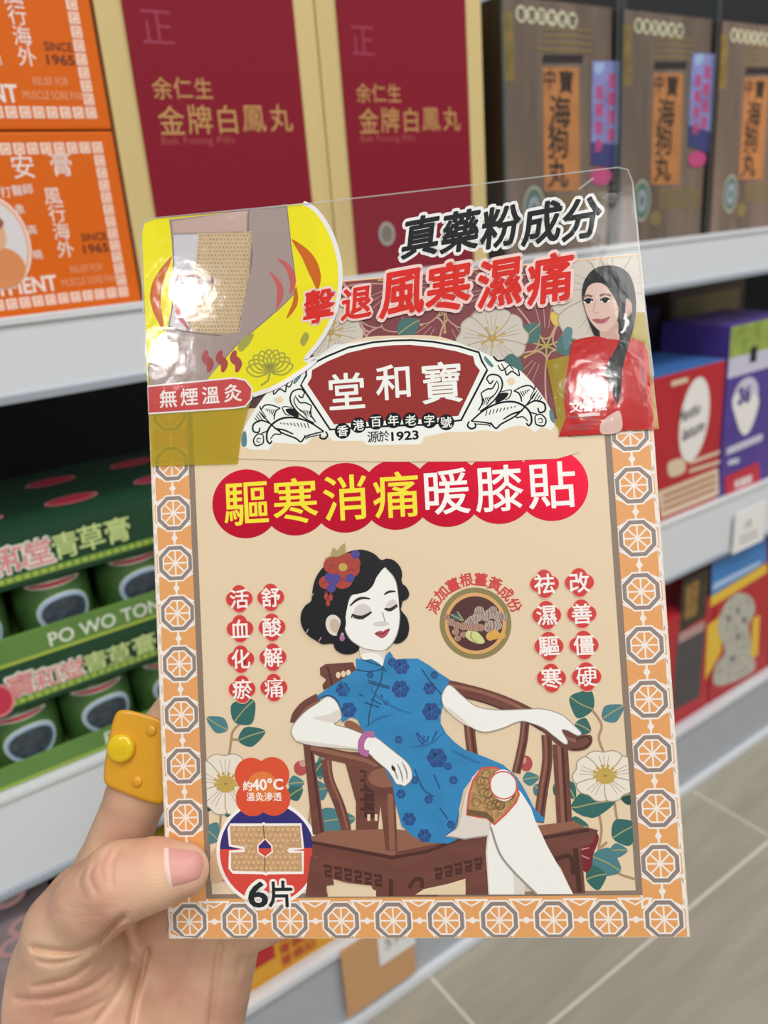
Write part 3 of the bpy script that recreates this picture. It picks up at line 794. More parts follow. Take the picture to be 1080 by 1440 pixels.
# armchair
m_ch = mat('chair_brown', '#6f4136', rough=.42, var=.16, vscale=220, stretch=(.3, 1, 1)); m_chd = mat('chair_dark', '#4a2822', rough=.42); m_chl = mat('chair_light', '#8f5f4c', rough=.42); m_line = mat('line_dark', '#2a1c1c', rough=.5)
a = cart('armchair_print', carton)
a.pp(c8((195, 735), (225, 715), (375, 705), (400, 760), (330, 800), (215, 858), (208, 830), (230, 800), (197, 775)), m_ch, smooth=False)
for k in range(3): a.pe(c8((295 + 28 * k, 775 - 6 * k))[0], .0007, .0009, m_card)
a.ps(c8((235, 730), (255, 800), (262, 840)), .0006, m_chd)
a.ps(c8((190, 905), (120, 945), (75, 995), (62, 1040)), .0034, m_ch); a.ps(c8((185, 920), (125, 955), (85, 1005)), .0007, m_chl)
a.pp(c5((770, 245), (895, 270), (905, 400), (895, 515), (812, 505), (812, 400)), m_ch, smooth=False)
a.up()
for k in range(5):
    x0 = 828; y0 = 280 + k * 36
    a.ps(c5((x0, y0), (x0 + 52, y0 + 4), (x0 + 52, y0 + 18), (x0 + 16, y0 + 16), (x0 + 16, y0 + 27), (x0 + 52, y0 + 29)), .0009, m_chd, smooth=False, up=False)
for k in range(4): a.pp(c5((855 + 28 * k, 445), (866 + 28 * k, 445), (866 + 28 * k, 470), (855 + 28 * k, 470)), m_card, smooth=False, up=False)
a.pp(c5((800, 92), (880, 160), (860, 200), (770, 110)), m_chl)
a.pp(c5((612, 180), (648, 180), (695, 522), (648, 522)), m_ch, smooth=False); a.ps(c5((640, 195), (683, 515)), .0006, m_chd, smooth=False)
a.ps(c5((700, 235), (708, 310), (745, 400), (770, 480), (778, 540)), .0030, m_ch); a.ps(c5((706, 240), (716, 310), (752, 400), (780, 500)), .0006, m_chl)
# right back: arm and posts
cH = mk(394, 900, 1.875)
for L, w in ((cH((498, 215), (502, 260), (508, 305)), .0030), (cH((646, 215), (640, 270), (622, 350)), .0024), (cH((702, 250), (704, 320), (692, 400), (682, 480)), .0028), (cH((738, 275), (744, 380), (750, 492)), .0042)):
    a.ps(L, w, m_ch); a.ps([(x - 2, y) for x, y in L], w * .22, m_chl)
    a.ps([(x + 3, y) for x, y in L], w * .15, m_chd)
a.pp(cH((425, 105), (500, 118), (580, 142), (650, 172), (705, 205), (745, 232), (780, 250), (818, 250), (822, 270), (805, 288), (770, 292), (735, 278), (690, 240), (640, 212), (560, 172), (480, 150), (430, 142)), m_ch)
a.ps(cH((440, 118), (520, 134), (600, 162), (680, 205), (740, 250), (780, 266)), .0009, m_chl); a.ps(cH((440, 140), (540, 165), (620, 198), (690, 238)), .0004, m_chd)
a.ps(cH((768, 288), (800, 284), (818, 266), (806, 254), (780, 262)), .0005, m_chd)
# seat, rail, apron, legs
a.pp(c5((640, 530), (700, 508), (950, 500), (1300, 540), (1400, 500), (1640, 470), (1690, 500), (1400, 590), (950, 620), (655, 565)), m_chl, smooth=False)
a.pp(c5((648, 545), (950, 600), (1085, 575), (1210, 525), (1200, 600), (1085, 655), (955, 668), (645, 605)), m_ch, smooth=False)
a.pp(c6((-10, 560), (230, 512), (340, 495), (345, 555), (230, 580), (-10, 640)), m_ch, smooth=False)
a.pp(c6((520, 500), (660, 472), (722, 480), (705, 525), (660, 545), (545, 565)), m_ch, smooth=False)
a.ps(c5((648, 552), (950, 610), (1085, 585), (1220, 532)), .0009, m_chd, smooth=False); a.ps(c6((520, 510), (690, 480)), .0009, m_chd, smooth=False)
a.pp(c5((640, 605), (960, 665), (1090, 650), (1300, 610), (1300, 700), (1180, 720), (1120, 755), (890, 755), (870, 715), (780, 705), (725, 690), (728, 712), (700, 716), (702, 757), (620, 757)), m_ch, smooth=False)
a.pp(c5((730, 700), (775, 712), (860, 722), (888, 735), (888, 757), (705, 757), (708, 722), (730, 716)), m_card, smooth=False)
a.up()
for k in range(6):
    x0 = 690 + 38 * k; y0 = 640 + 7 * k
    a.ps(c5((x0, y0), (x0 + 26, y0 + 4), (x0 + 26, y0 + 22), (x0 + 8, y0 + 20), (x0 + 8, y0 + 36), (x0 + 30, y0 + 40)), .0010, m_chd, smooth=False, up=False)
a.ps(c5((945, 690), (945, 755)), .0012, m_chd, smooth=False); a.ps(c5((1000, 720), (1020, 690), (1050, 690), (1060, 720), (1040, 740)), .0011, m_chd)
a.pp(c6((-10, 625), (315, 560), (330, 600), (330, 714), (245, 714), (245, 650), (180, 668), (92, 690), (60, 714), (-10, 714)), m_ch, smooth=False)
a.pp(c6((92, 694), (180, 675), (243, 656), (243, 714), (62, 714)), m_card, smooth=False)
a.up()
for k in range(5):
    x0 = 130 + 36 * k; y0 = 625 - 9 * k
    a.ps(c6((x0, y0), (x0 + 26, y0 - 5), (x0 + 26, y0 + 14), (x0 + 8, y0 + 16), (x0 + 8, y0 + 30), (x0 + 28, y0 + 26)), .0010, m_chd, smooth=False, up=False)
a.ps(c6((40, 690), (60, 660), (85, 660), (85, 690)), .0011, m_chd)
a.pp(c6((545, 560), (660, 535), (676, 708), (630, 708), (590, 620)), m_ch, smooth=False); a.ps(c6((640, 545), (655, 705)), .0014, m_chd, smooth=False); a.ps(c6((560, 590), (620, 575), (632, 640)), .0012, m_chd)
# left arm of the chair (in front)
a.pp(c5((608, 172), (660, 182), (770, 205), (850, 215), (910, 250), (965, 300), (960, 335), (905, 315), (870, 290), (780, 255), (690, 232), (640, 205)), m_ch)
a.ps(c5((640, 192), (770, 222), (860, 245), (930, 292)), .0012, m_chl)
a.pp(c5((892, 300), (958, 318), (970, 585), (925, 580)), m_ch, smooth=False); a.ps(c5((940, 330), (950, 580)), .0016, m_chl, smooth=False)
a.pe(c5((925, 312))[0], .0060, .0042, m_ch); a.pe(c5((922, 306))[0], .0048, .0028, m_chl)
a.done()

# seated lady
m_sk = mat('lady_skin', '#eeece6', rough=.45); m_sks = mat('lady_skin_tone', '#dcd2c8', rough=.45); m_hair = mat('lady_hair', '#0e0e14', rough=.4)
m_dr = mat('dress_blue', '#2f82b6', rough=.42, var=.10, vscale=110); m_drd = mat('dress_navy_flower', '#284a86', rough=.45); m_drs = mat('dress_fold', '#276c9e', rough=.45)
m_lip_ = mat('lip_red', '#b04a52', rough=.4); m_grl = mat('line_grey', '#9a948e', rough=.5); m_bang = mat('bangle_pink', '#b06a9a', rough=.4)
a = cart('seated_lady_print', carton)
# legs
a.pp(c6((326, 462), (316, 560), (322, 640), (326, 713), (456, 713), (462, 668), (420, 610), (380, 540)), m_sks, smooth=False)
a.pp(c6((330, 480), (322, 560), (326, 640), (332, 713), (420, 713), (415, 640), (380, 560)), m_sk, smooth=False)
# dress
dress = [(500.7, 926), (522, 927.3), (533, 933), (538.7, 937), (540, 929), (542.6, 922), (547.7, 915.7), (552, 921), (554.2, 927.3), (569.6, 926), (587.6, 926), (603, 935), (618.4, 946.6), (632.5, 955.6), (628.7, 965.8), (621.5, 976), (623, 991.5), (619.7, 1007), (619.7, 1017), (627.4, 1031), (639, 1043), (653.4, 1054), (680.6, 1063.6), (707.8, 1075.3), (727.2, 1092.8), (738.9, 1112), (750.6, 1135.6), (766, 1151), (764, 1156), (752.5, 1153),
         (735, 1120), (700, 1085), (672, 1082), (652, 1110), (645, 1140), (640, 1165), (626, 1174.5), (643.6, 1180), (630, 1186), (599, 1184), (579, 1174.5), (565, 1161), (556, 1128), (552, 1102), (530, 1060), (511, 1028), (503, 1012), (494, 1008), (481, 1016), (478.4, 996.7), (470.7, 983.8), (459, 978.7), (447.5, 984.3), (447, 977.4), (464.2, 965.8), (484.8, 953), (501.5, 941.4)]
a.pp(dress, m_dr, smooth=False)
def posy(px, r):
    c = a.p2(*px); a.up()
    for k in range(6):
        t = k * PI / 3; a.ell((c[0] + r * .55 * math.cos(t), c[1] + r * .55 * math.sin(t)), r * .42, r * .42, m_drd, up=False, n=14)
    a.ell(c, r * .5, r * .5, m_drd, up=False); a.up()
    for k in range(6):
        t = k * PI / 3 + .5; a.stroke([c, (c[0] + r * .7 * math.cos(t), c[1] + r * .7 * math.sin(t))], .0002, m_drs, up=False)
for q, r in (((640, 730), .0024), ((635, 852), .0027), ((805, 975), .0028), ((320, 855), .0022), ((352, 965), .0024), ((835, 1228), .0030), ((795, 848), .0019), ((625, 1128), .0012), ((590, 705), .0014), ((470, 775), .0011), ((820, 775), .0012)): posy(c8(q)[0], r)
for q, r in (((95, 500), .0020), ((40, 440), .0020), ((110, 370), .0013), ((190, 460), .0012), ((60, 300), .0012), ((200, 300), .0013), ((180, 250), .0012), ((10, 350), .0014)): posy(c6(q)[0], r)
for L in (c8((720, 1090), (740, 1130), (760, 1150), (765, 1105)), c8((810, 1130), (830, 1090), (835, 1080)), c8((530, 880), (540, 910), (560, 940)), c8((545, 930), (570, 915)), c8((410, 880), (430, 890)), c6((70, 130), (100, 160), (110, 140)), c6((60, 260), (90, 330), (130, 360)), c6((130, 280), (150, 330)), c6((150, 400), (180, 440))):
    a.ps(L, .0004, m_drd)
for L in (c8((500, 800), (480, 860), (560, 925), (620, 960), (700, 985)), c8((440, 1060), (520, 1010), (600, 990)), c8((300, 800), (340, 850), (345, 900)), c8((870, 880), (850, 940)), c6((165, 130), (110, 170), (40, 180)), c6((300, 240), (240, 215), (190, 190)), c6((220, 410), (205, 470), (172, 498))):
    a.ps(L, .0007, m_drs, taper=.9)
m_nv = mat('dress_line', '#1d3e66', rough=.5)
for L in (c8((395, 745), (460, 755), (525, 745), (540, 728)), c8((540, 728), (530, 800), (500, 870), (470, 960), (460, 1050)), c8((460, 805), (580, 840)), c8((455, 815), (575, 848)), c8((440, 925), (520, 950)), c8((475, 905), (530, 935)), c8((540, 728), (560, 760)), c8((750, 740), (800, 810), (860, 880)), c8((190, 905), (240, 885), (290, 915), (318, 1000)), c8((430, 690), (500, 715), (540, 728))):
    a.ps(L, .0003, m_nv)
# front leg, knee patch
a.pp(c6((305, 252), (268, 288), (243, 345), (228, 425), (216, 472), (170, 502), (240, 512), (325, 500), (332, 440), (330, 400)), m_sks, smooth=False)
a.pp(c6((330, 300), (420, 320), (445, 345), (480, 400), (495, 445), (540, 540), (590, 630), (632, 711), (500, 711), (410, 622), (365, 560), (335, 470)), m_sk, smooth=False)
a.ps(c6((335, 470), (365, 560), (410, 622), (500, 711)), .0006, m_grl); a.ps(c6((170, 502), (240, 512), (325, 500)), .0004, m_grl, smooth=False)
m_pg = mat('patch_gold', '#b08a58', rough=.45, var=.35, vscale=900); m_pgl = mat('patch_gold_line', '#6f5434', rough=.5); m_pr = mat('patch_red_edge', '#d2574a', rough=.5)
pq = c6((303, 256), (352, 254), (395, 282), (428, 325), (436, 352), (425, 380), (388, 422), (347, 460), (320, 436), (288, 432), (248, 425), (256, 352), (272, 300))
a.pp(pq, m_pg, smooth=False); a.ps(pq, .0006, m_pr, smooth=False, closed=True)
a.up(); random.seed(3)
for k in range(26):
    x, y = random.uniform(280, 405), random.uniform(275, 400)
    if (x - 380) ** 2 + (y - 320) ** 2 > 1100: a.ring(a.p2(*c6((x, y))[0]), .0012, .0002, m_pgl, up=False, n=14)
a.pp(c6((250, 405), (320, 415), (345, 440), (345, 458), (320, 436), (250, 425)), m_pgl, smooth=False); a.pe(c6((405, 345))[0], .0014, .0020, m_pgl)
a.pe(c6((380, 318))[0], .0035, .0044, m_sk); a.ring(a.p2(*c6((380, 318))[0]), .0038, .0004, m_pr)
# far arm
arm = [(632, 963), (650, 978), (670, 993), (700, 998), (740, 997), (765, 997), (790, 1005), (805, 1018), (817, 1030), (812, 1034), (798, 1027), (790, 1027), (798, 1042), (794, 1046), (778, 1034), (765, 1024), (748, 1017), (731, 1014), (705, 1024), (681, 1029), (662, 1022), (645, 1008), (630, 1000), (623, 990), (622, 976)]
a.pp(arm, m_sk, n=3); a.ps(arm, .00025, m_grl, closed=True); a.ps([(624, 992), (642, 1007), (660, 1021)], .0012, m_sks, taper=.8)
# near arm and hand
arm = c8((235, 892), (180, 930), (120, 970), (70, 1020), (45, 1060), (40, 1090), (62, 1130), (110, 1150), (200, 1165), (330, 1175), (415, 1185), (460, 1200), (500, 1240), (560, 1290), (590, 1330), (612, 1368), (640, 1375), (660, 1380), (692, 1352), (700, 1320), (690, 1280), (660, 1240), (610, 1200), (560, 1160), (500, 1115), (440, 1100), (350, 1065), (272, 1042), (312, 1012), (305, 960), (278, 912))
a.pp(arm, m_sk, n=3); a.ps(arm, .00025, m_grl, closed=True, n=3)
a.pp(c8((158, 1010), (268, 1035), (306, 1010), (302, 965), (240, 990)), m_sks); a.ps(c8((60, 1130), (200, 1155), (400, 1175)), .0010, m_sks, taper=.8)
for L in (c8((588, 1262), (612, 1318), (620, 1345)), c8((618, 1258), (640, 1310), (648, 1358)), c8((645, 1250), (668, 1300), (672, 1345))): a.ps(L, .0005, m_grl, taper=.6)
a.ps(c8((588, 1270), (606, 1300)), .0010, m_line, taper=.8)
a.ps(c8((492, 1102), (450, 1100), (422, 1140), (425, 1190), (462, 1205)), .0019, m_bang)
# neck, hair, face
a.pp(c8((395, 590), (412, 640), (415, 670), (430, 690), (478, 688), (510, 705), (538, 728), (552, 672), (562, 620)), m_sks, smooth=False)
a.pp(c8((425, 660), (435, 690), (478, 688), (510, 705), (536, 722), (540, 690), (500, 655)), m_sk)
hair = c8((530, 145), (490, 110), (430, 90), (370, 95), (310, 120), (250, 155), (200, 200), (170, 250), (155, 310), (148, 368), (118, 392), (95, 430), (90, 480), (108, 530), (140, 565), (178, 588), (212, 606), (265, 603), (278, 632), (310, 655), (350, 662), (388, 652), (412, 628), (420, 560), (500, 500), (590, 560), (592, 596), (620, 602), (650, 590), (675, 560), (683, 510), (670, 460), (640, 420), (625, 375), (642, 372), (675, 355), (683, 325), (665, 290), (638, 268), (645, 230), (635, 185), (600, 148), (560, 138))
a.pp(hair, m_hair, n=4)
face = c8((545, 185), (520, 215), (480, 270), (425, 320), (370, 338), (345, 390), (330, 440), (328, 490), (338, 540), (362, 580), (395, 606), (440, 630), (500, 641), (545, 640), (582, 612), (607, 575), (624, 525), (632, 465), (630, 410), (624, 340), (615, 280), (598, 238), (570, 205))
a.pp(face, m_sk, n=4); a.ps(face, .00025, m_grl, closed=True)
m_lid2 = mat('eyelid_tone', '#d5cbc6', rough=.5)
a.pp(c8((380, 440), (395, 400), (430, 385), (465, 400), (475, 430), (430, 452)), m_lid2); a.pp(c8((552, 410), (568, 375), (600, 362), (615, 388), (580, 412)), m_lid2)
a.pp(hairf := c8((552, 180), (500, 190), (430, 230), (390, 280), (350, 340), (318, 420), (318, 470), (328, 500), (342, 420), (362, 345), (400, 332), (450, 318), (485, 285), (505, 240), (530, 205)), m_hair)
a.pp(c8((545, 178), (580, 200), (605, 235), (618, 290), (626, 350), (632, 420), (645, 380), (650, 300), (625, 210), (580, 170)), m_hair)
a.pe(c8((272, 502))[0], .0024, .0031, m_sks, rot=.25); a.pe(c8((278, 505))[0], .0015, .0021, mat('ear_inner', '#c8b09a', rough=.5), rot=.25)
a.ps(c8((318, 440), (322, 500), (300, 560)), .0016, m_hair)
a.pe(c8((317, 572))[0], .0008, .0009, m_bang); a.pe(c8((318, 552))[0], .0005, .0005, m_petl)
for L, w in ((c8((360, 397), (392, 367), (428, 353), (470, 358)), .0008), (c8((546, 336), (572, 320), (609, 317)), .0007), (c8((370, 442), (398, 457), (432, 457), (478, 430)), .0011), (c8((548, 412), (582, 417), (618, 390)), .0010)):
    a.ps(L, w, m_line, taper=.6)
a.up()
for L in ([c8((372 + 12 * k, 448 + min(k, 3) * 4), (368 + 13 * k, 462 + min(k, 3) * 3)) for k in range(6)] + [c8((578 + 11 * k, 415 - 6 * k), (584 + 12 * k, 424 - 6 * k)) for k in range(4)]): a.ps(L, .0004, m_line, smooth=False, up=False)
a.ps(c8((537, 430), (550, 478), (555, 494), (535, 500)), .0003, m_grl); a.pe(c8((530, 495))[0], .0024, .0007, m_lid2)
a.pp(c8((495, 547), (525, 532), (540, 536), (556, 526), (578, 523), (562, 555), (537, 573), (512, 563)), m_lip_); a.ps(c8((495, 547), (535, 548), (578, 523)), .0003, mat('lip_line', '#6a2830', rough=.5))
for q in ((148, 350), (190, 590), (120, 545)): a.ps([c8(q)[0], c8((q[0] + 12, q[1] - 22))[0]], .0003, m_petl, up=False)
# hair ornament
m_fl = mat('hair_flower_red', '#a83d30', rough=.5); m_fld = mat('hair_flower_dark', '#7a2620', rough=.5); m_vi = mat('hair_flower_violet', '#4a3f8c', rough=.5); m_ol = mat('hair_leaf_olive', '#a79a62', rough=.5)
for p, q in (((300, 130), (330, 55)), ((285, 135), (268, 80)), ((265, 150), (222, 140))): leaf(a, *c8(p, q), .0022, m_ol)
for q, rx in (((350, 165), .0036), ((270, 175), .0030), ((300, 215), .0032), ((320, 255), .0030), ((365, 200), .0026), ((232, 268), .0023)):
    a.pe(c8(q)[0], rx, rx * .85, m_fl); a.ps(c8((q[0] - 20, q[1] + 6), (q[0] + 4, q[1] - 4), (q[0] + 22, q[1] + 8)), .0003, m_fld)
for q in ((245, 240), (270, 265), (258, 300), (390, 115), (360, 245), (285, 245)): a.pe(c8(q)[0], .0013, .0013, m_vi)
a.pe(c8((322, 185))[0], .0013, .0012, m_sta)
for q in ((230, 345), (255, 350), (240, 380)): a.ps(c8((q[0], q[1] - 30), q), .0006, m_fld); a.pe(c8(q)[0], .0006, .001, m_fl)
a.done()

# ginger medallion with arched words
m_ol2 = mat('medal_olive', '#8a7c4c', rough=.5); m_pe = mat('medal_peach', '#d8a266', rough=.5); m_mb = mat('medal_brown', '#4f2724', rough=.5); m_gi = mat('ginger_grey', '#b5a196', rough=.5); m_gil = mat('ginger_line', '#7f685e', rough=.5); m_gib = mat('ginger_pink', '#b98d78', rough=.5)
m_redp = mat('print_red', '#cf3f3a', rough=.45)
a = cart('ginger_medallion', carton, ZB)
c = a.p2(*cG((528, 668))[0]); kk = 1 / 7.714 * .000205
for r, m in ((385, m_ol2), (330, m_pe), (292, m_mb)): a.ell(c, r * kk, r * kk, m, n=56)
for p, q, w in (((260, 570), (390, 640), .0014), ((330, 540), (400, 640), .0008)): leaf(a, *cG(p, q), w, m_leaf)
def lump(L, m=m_gi):
    for x, y, r in L: a.pe(cG((x, y))[0], r * kk, r * kk * .9, m)
    a.up()
    for x, y, r in L:
        for k in (-.5, 0, .5): a.ps(cG((x + k * r - 6, y - r * .75), (x + k * r + 8, y), (x + k * r - 6, y + r * .75)), .00022, m_gil, up=False)
lump([(570, 530, 52), (560, 590, 60), (640, 590, 58), (700, 560, 62), (720, 520, 42), (780, 590, 62), (825, 600, 48), (760, 690, 58), (690, 690, 60), (500, 640, 62), (460, 660, 50), (670, 730, 40)])
lump([(220, 600, 34), (265, 655, 44), (330, 690, 44), (400, 700, 46), (470, 710, 48), (540, 710, 50), (590, 715, 42), (315, 760, 40), (335, 830, 36), (400, 790, 36)], m_gib)
a.pp(cG((430, 760), (480, 750), (560, 770), (630, 860), (590, 890), (500, 870), (430, 820)), mat('ginger_cut', '#cbcf8a', rough=.5)); a.ps(cG((490, 760), (480, 820), (540, 880)), .0004, m_ol)
for x, y, r in ((690, 810, 45), (740, 790, 52), (820, 800, 36)): a.pe(cG((x, y))[0], r * kk, r * kk, mat('turmeric_cut', '#d8a24c', rough=.5))
a.up()
for ch, q, r in (('添', (80, 480), 58), ('加', (160, 345), 42), ('薑', (285, 250), 24), ('根', (430, 195), 8), ('薑', (588, 190), -8), ('黃', (742, 240), -24), ('成', (862, 340), -43), ('份', (955, 470), -62)):
    a.pt(ch, cG(q)[0], .0040, m_redp, bold=.022, rot=math.radians(r), up=False)
a.done()

# claim badges: quatrefoils with one word each
m_bad = mat('badge_red', '#cf3b36', rough=.42); m_badw = mat('badge_white', '#f4ece6', rough=.45)
def quat(c, r, m, k=.55, L=((1, 0), (-1, 0), (0, 1), (0, -1))):
    a.up()
    for sx, sy in L: a.ell((c[0] + sx * r * .46, c[1] + sy * r * .46), r * k, r * k, m, up=False, n=24)
    a.rect(c[0] - r * .4, c[1] - r * .4, c[0] + r * .4, c[1] + r * .4, m, up=False)
B = [('活', 336.7, 842), ('血', 337.7, 884), ('化', 339, 926.7), ('瘀', 340.7, 969), ('舒', 381, 840), ('酸', 382.7, 882), ('解', 384, 924), ('痛', 385.3, 966.7),
     ('祛', 765.6, 821), ('濕', 768.7, 865), ('驅', 771.8, 908.6), ('寒', 775.3, 953.3), ('改', 814.6, 819), ('善', 818, 863), ('僵', 821, 907), ('硬', 824.7, 951.4)]
pk = mat('badge_pale_rim', '#e8b8a0', rough=.45)
for Q in (B[:8], B[8:]):
    a = cart('claim_badges', carton, ZCAM)
    for ch, x, y in Q: quat(a.p2(x, y), .00425, pk)
    for ch, x, y in Q: quat(a.p2(x, y), .0040, m_bad)
    a.up()
    for ch, x, y in Q: a.pt(ch, (x, y), .0060, m_badw, bold=.018, up=False)
    a.done()

# count badge at lower left
a = cart('count_badge', carton, ZCAM)
c = a.p2(376, 1199); R = .0142
a.ell(c, R + .0010, R + .0010, m_badw, n=60)
yb = a.p2(376, 1193)[1] - c[1]; t = math.asin(yb / R)
a.ell(c, R, R, mat('badge_navy', '#2f2a72', rough=.42), a0=t, a1=PI - t, n=40); a.ell(c, R, R, mat('badge_scarlet', '#d6463a', rough=.42), a0=PI - t, a1=2 * PI + t, n=40, up=False)
H = [(335, 490), (455, 490), (462, 485), (470, 490), (600, 488), (606, 572), (560, 572), (550, 582), (560, 592), (606, 590), (608, 662), (480, 662), (470, 667), (460, 662), (345, 660), (338, 650), (338, 590), (390, 588), (392, 575), (388, 568), (338, 560), (334, 500)]
H = c5(*H)
a.ps(H, .0016, m_badw, smooth=False, closed=True); a.pp(H, mat('patch_tan', '#c49a70', rough=.5, var=.18, vscale=1500), smooth=False)
m_pt = mat('patch_tan_dot', '#dcb88a', rough=.5); a.up()
for i in range(14):
    for j in range(8):
        x, y = 350 + i * 18.5 + (j % 2) * 9, 502 + j * 21
        if 395 < x < 555 or not 545 < y < 600:
            if abs(x - 467) + abs(y - 577) > 48 and (x < 598) and not (560 < y < 596 and x > 540): a.pe(c5((x, y))[0], .00038, .00038, m_pt, up=False, n=8)
hx = c5((467, 540), (490, 565), (492, 585), (468, 605), (443, 588), (442, 565))
a.ps(hx, .0009, m_badw, smooth=False, closed=True); a.pp(hx, mat('badge_scarlet', ''), smooth=False); a.pp(c5((467, 543), (489, 566), (490, 574), (443, 574), (443, 566)), mat('badge_navy', ''), smooth=False)
a.ps(c5((460, 490), (465, 540)), .0003, m_pgl); a.ps(c5((467, 605), (465, 660)), .0003, m_pgl)
c = a.p2(*c5((457, 340))[0]); quat(c, .0081, mat('badge_coral', '#d9502f', rough=.4), .62, ((.84, .92), (-.84, .92), (.84, -.92), (-.84, -.92)))
a.ell(c, .0046, .0044, mat('badge_ember', '#e07a3c', rough=.4))
a.pt('約', c5((400, 337))[0], .0030, m_badw, bold=.02); a.pt('40°C', c5((476, 331))[0], .0032, m_badw, bold=.03, width=.0092, up=False)
for k, ch in enumerate('溫灸滲透'): a.pt(ch, c5((412 + 34 * k, 378))[0], .0026, m_badw, bold=.015, up=False)
for ch, q, s in (('6', c5((440, 750))[0], .0070), ('片', c5((525, 747))[0], .0078)):
    a.pt(ch, q, s, m_badw, bold=.11, up=(ch == '6'), width=.0054 if ch == '6' else None)
for ch, q, s in (('6', c5((440, 750))[0], .0070), ('片', c5((525, 747))[0], .0078)): a.pt(ch, q, s, mat('ink_green_black', '#16211f', rough=.5), bold=.022, up=(ch == '6'), width=.0054 if ch == '6' else None)
a.done()

# title: seven foil discs with large words
m_foil = mat('foil_red', '#d61436', rough=.34, metal=.7, bump=.05, bscale=3000); m_yel = mat('title_yellow', '#f2e02c', rough=.4); m_tit = mat('title_white', '#f5f2ec', rough=.4)
a = cart('title_banner', carton, ZB)
a.up()
TY = .1215
for k in range(7): a.ell(((k - 3) * .01496 - .0002, TY), .0103, .0103, m_foil, up=False, n=56); a.z += 2e-6
a.up()
for k, ch in enumerate('驅寒消痛暖膝貼'): a.text(ch, ((k - 3) * .01496 - .0002, TY), .0142, m_yel if k < 4 else m_tit, bold=.010, up=False)
a.done()

# floral print across the top of the carton
a = cart('floral_print', carton, ZB); FLZ = a; a.clip = (-.0735, .10, .0737, .1858)
a.rect(-.0605, .150, .0605, .1785, mat('floral_ground', '#451a20', rough=.45))
a.pp(cE2((600, 300), (640, 290), (860, 300), (900, 700), (600, 700)), mat('floral_mustard', '#b3a02c', rough=.45), smooth=False)
def petals(c, R, n, rot, pet, line, sq=.85): bloom(a, a.p2(*c), R, pet, line, m_sta, n=n, rot=rot, sq=sq, st=7, sr=.36)
m_gw = mat('petal_grey_white', '#cfc6b8', rough=.45)
petals((500, 425), .024, 5, .6, m_mar, m_marl); petals((625, 440), .024, 5, .2, m_mar, m_marl); petals((560, 400), .016, 5, 1.2, m_mar, m_marl); petals((700, 405), .017, 5, .9, m_mar, m_marl)
petals((768, 487), .0215, 5, PI / 2, m_mar, m_marl, 1.0); petals((905, 470), .012, 5, .4, m_mar, m_marl)
for p, q, w in (((700, 508), (735, 535), .009), ((735, 480), (760, 455), .006), ((560, 470), (590, 450), .006), ((880, 470), (910, 440), .013), ((790, 470), (815, 500), .008)): leaf(a, p, q, w, m_leaf)
a.pp([(775, 440), (800, 432), (800, 452), (780, 458)], m_yl)
petals((465, 468), .0095, 5, .2, m_gw, m_petl); petals((692, 476), .0100, 5, .3, m_gw, m_petl)
petals((858, 408), .0165, 5, .35, m_gw, m_petl, 1.1)
a.pp(cE2((845, 40), (870, 0), (900, 20), (880, 110), (855, 130)), m_leaf2)
a.done()

# brand emblem
m_emw = mat('emblem_white', '#e9ebe4', rough=.45); m_emk = mat('emblem_black', '#0f1418', rough=.5, spec=.15); m_emr = mat('emblem_red', '#922c29', rough=.5, spec=.2)
a = cart('brand_emblem', carton, FLZ.z + 3e-6)
arch = cE((25, 740), (40, 640), (70, 540), (130, 440), (200, 350), (290, 280), (400, 215)) + [(500, 478), (560, 472), (620, 474)] + cE2((380, 140), (500, 190), (600, 240), (680, 320), (740, 400), (780, 470), (800, 550), (815, 740))
a.pp(arch, m_card, n=4)
plate = cE((35, 660), (55, 560), (130, 440), (200, 350), (300, 265), (400, 215)) + [(470, 485), (560, 475), (640, 480)] + cE2((390, 140), (500, 190), (600, 240), (680, 320), (740, 400), (780, 470), (798, 560), (780, 580), (730, 560), (690, 590), (640, 560), (600, 555), (560, 560), (480, 590), (400, 580), (320, 590), (200, 590), (60, 620)) + cE((1060, 640), (1040, 660), (750, 665), (720, 640), (560, 640), (520, 610), (440, 620), (400, 660), (300, 655), (220, 650), (190, 690), (90, 690))
a.pp(plate, m_emw, smooth=False)
for q, w, m in ((cE((45, 600), (65, 590), (68, 665), (40, 665)), 0, m_leaf2), (cE2((770, 470), (790, 475), (800, 540), (775, 520)), 0, m_leaf2), (cE2((515, 190), (560, 150), (610, 200), (620, 250)), 0, m_leaf), (cE2((410, 165), (455, 215), (440, 225), (405, 185)), 0, m_leaf2), (cE((330, 310), (370, 265), (370, 285), (340, 320)), 0, m_leaf2), (cE2((530, 300), (560, 285), (580, 310), (550, 330)), 0, m_card), (cE((220, 410), (260, 390), (275, 415), (245, 430)), 0, m_card)):
    a.pp(q, m)
def scroll(mir):
    S = (lambda *L: cE(*L)) if not mir else (lambda *L: cE2(*[(1012 - x + 58, y - 12) if False else (x, y) for x, y in L]))
    return S
LW = .00050
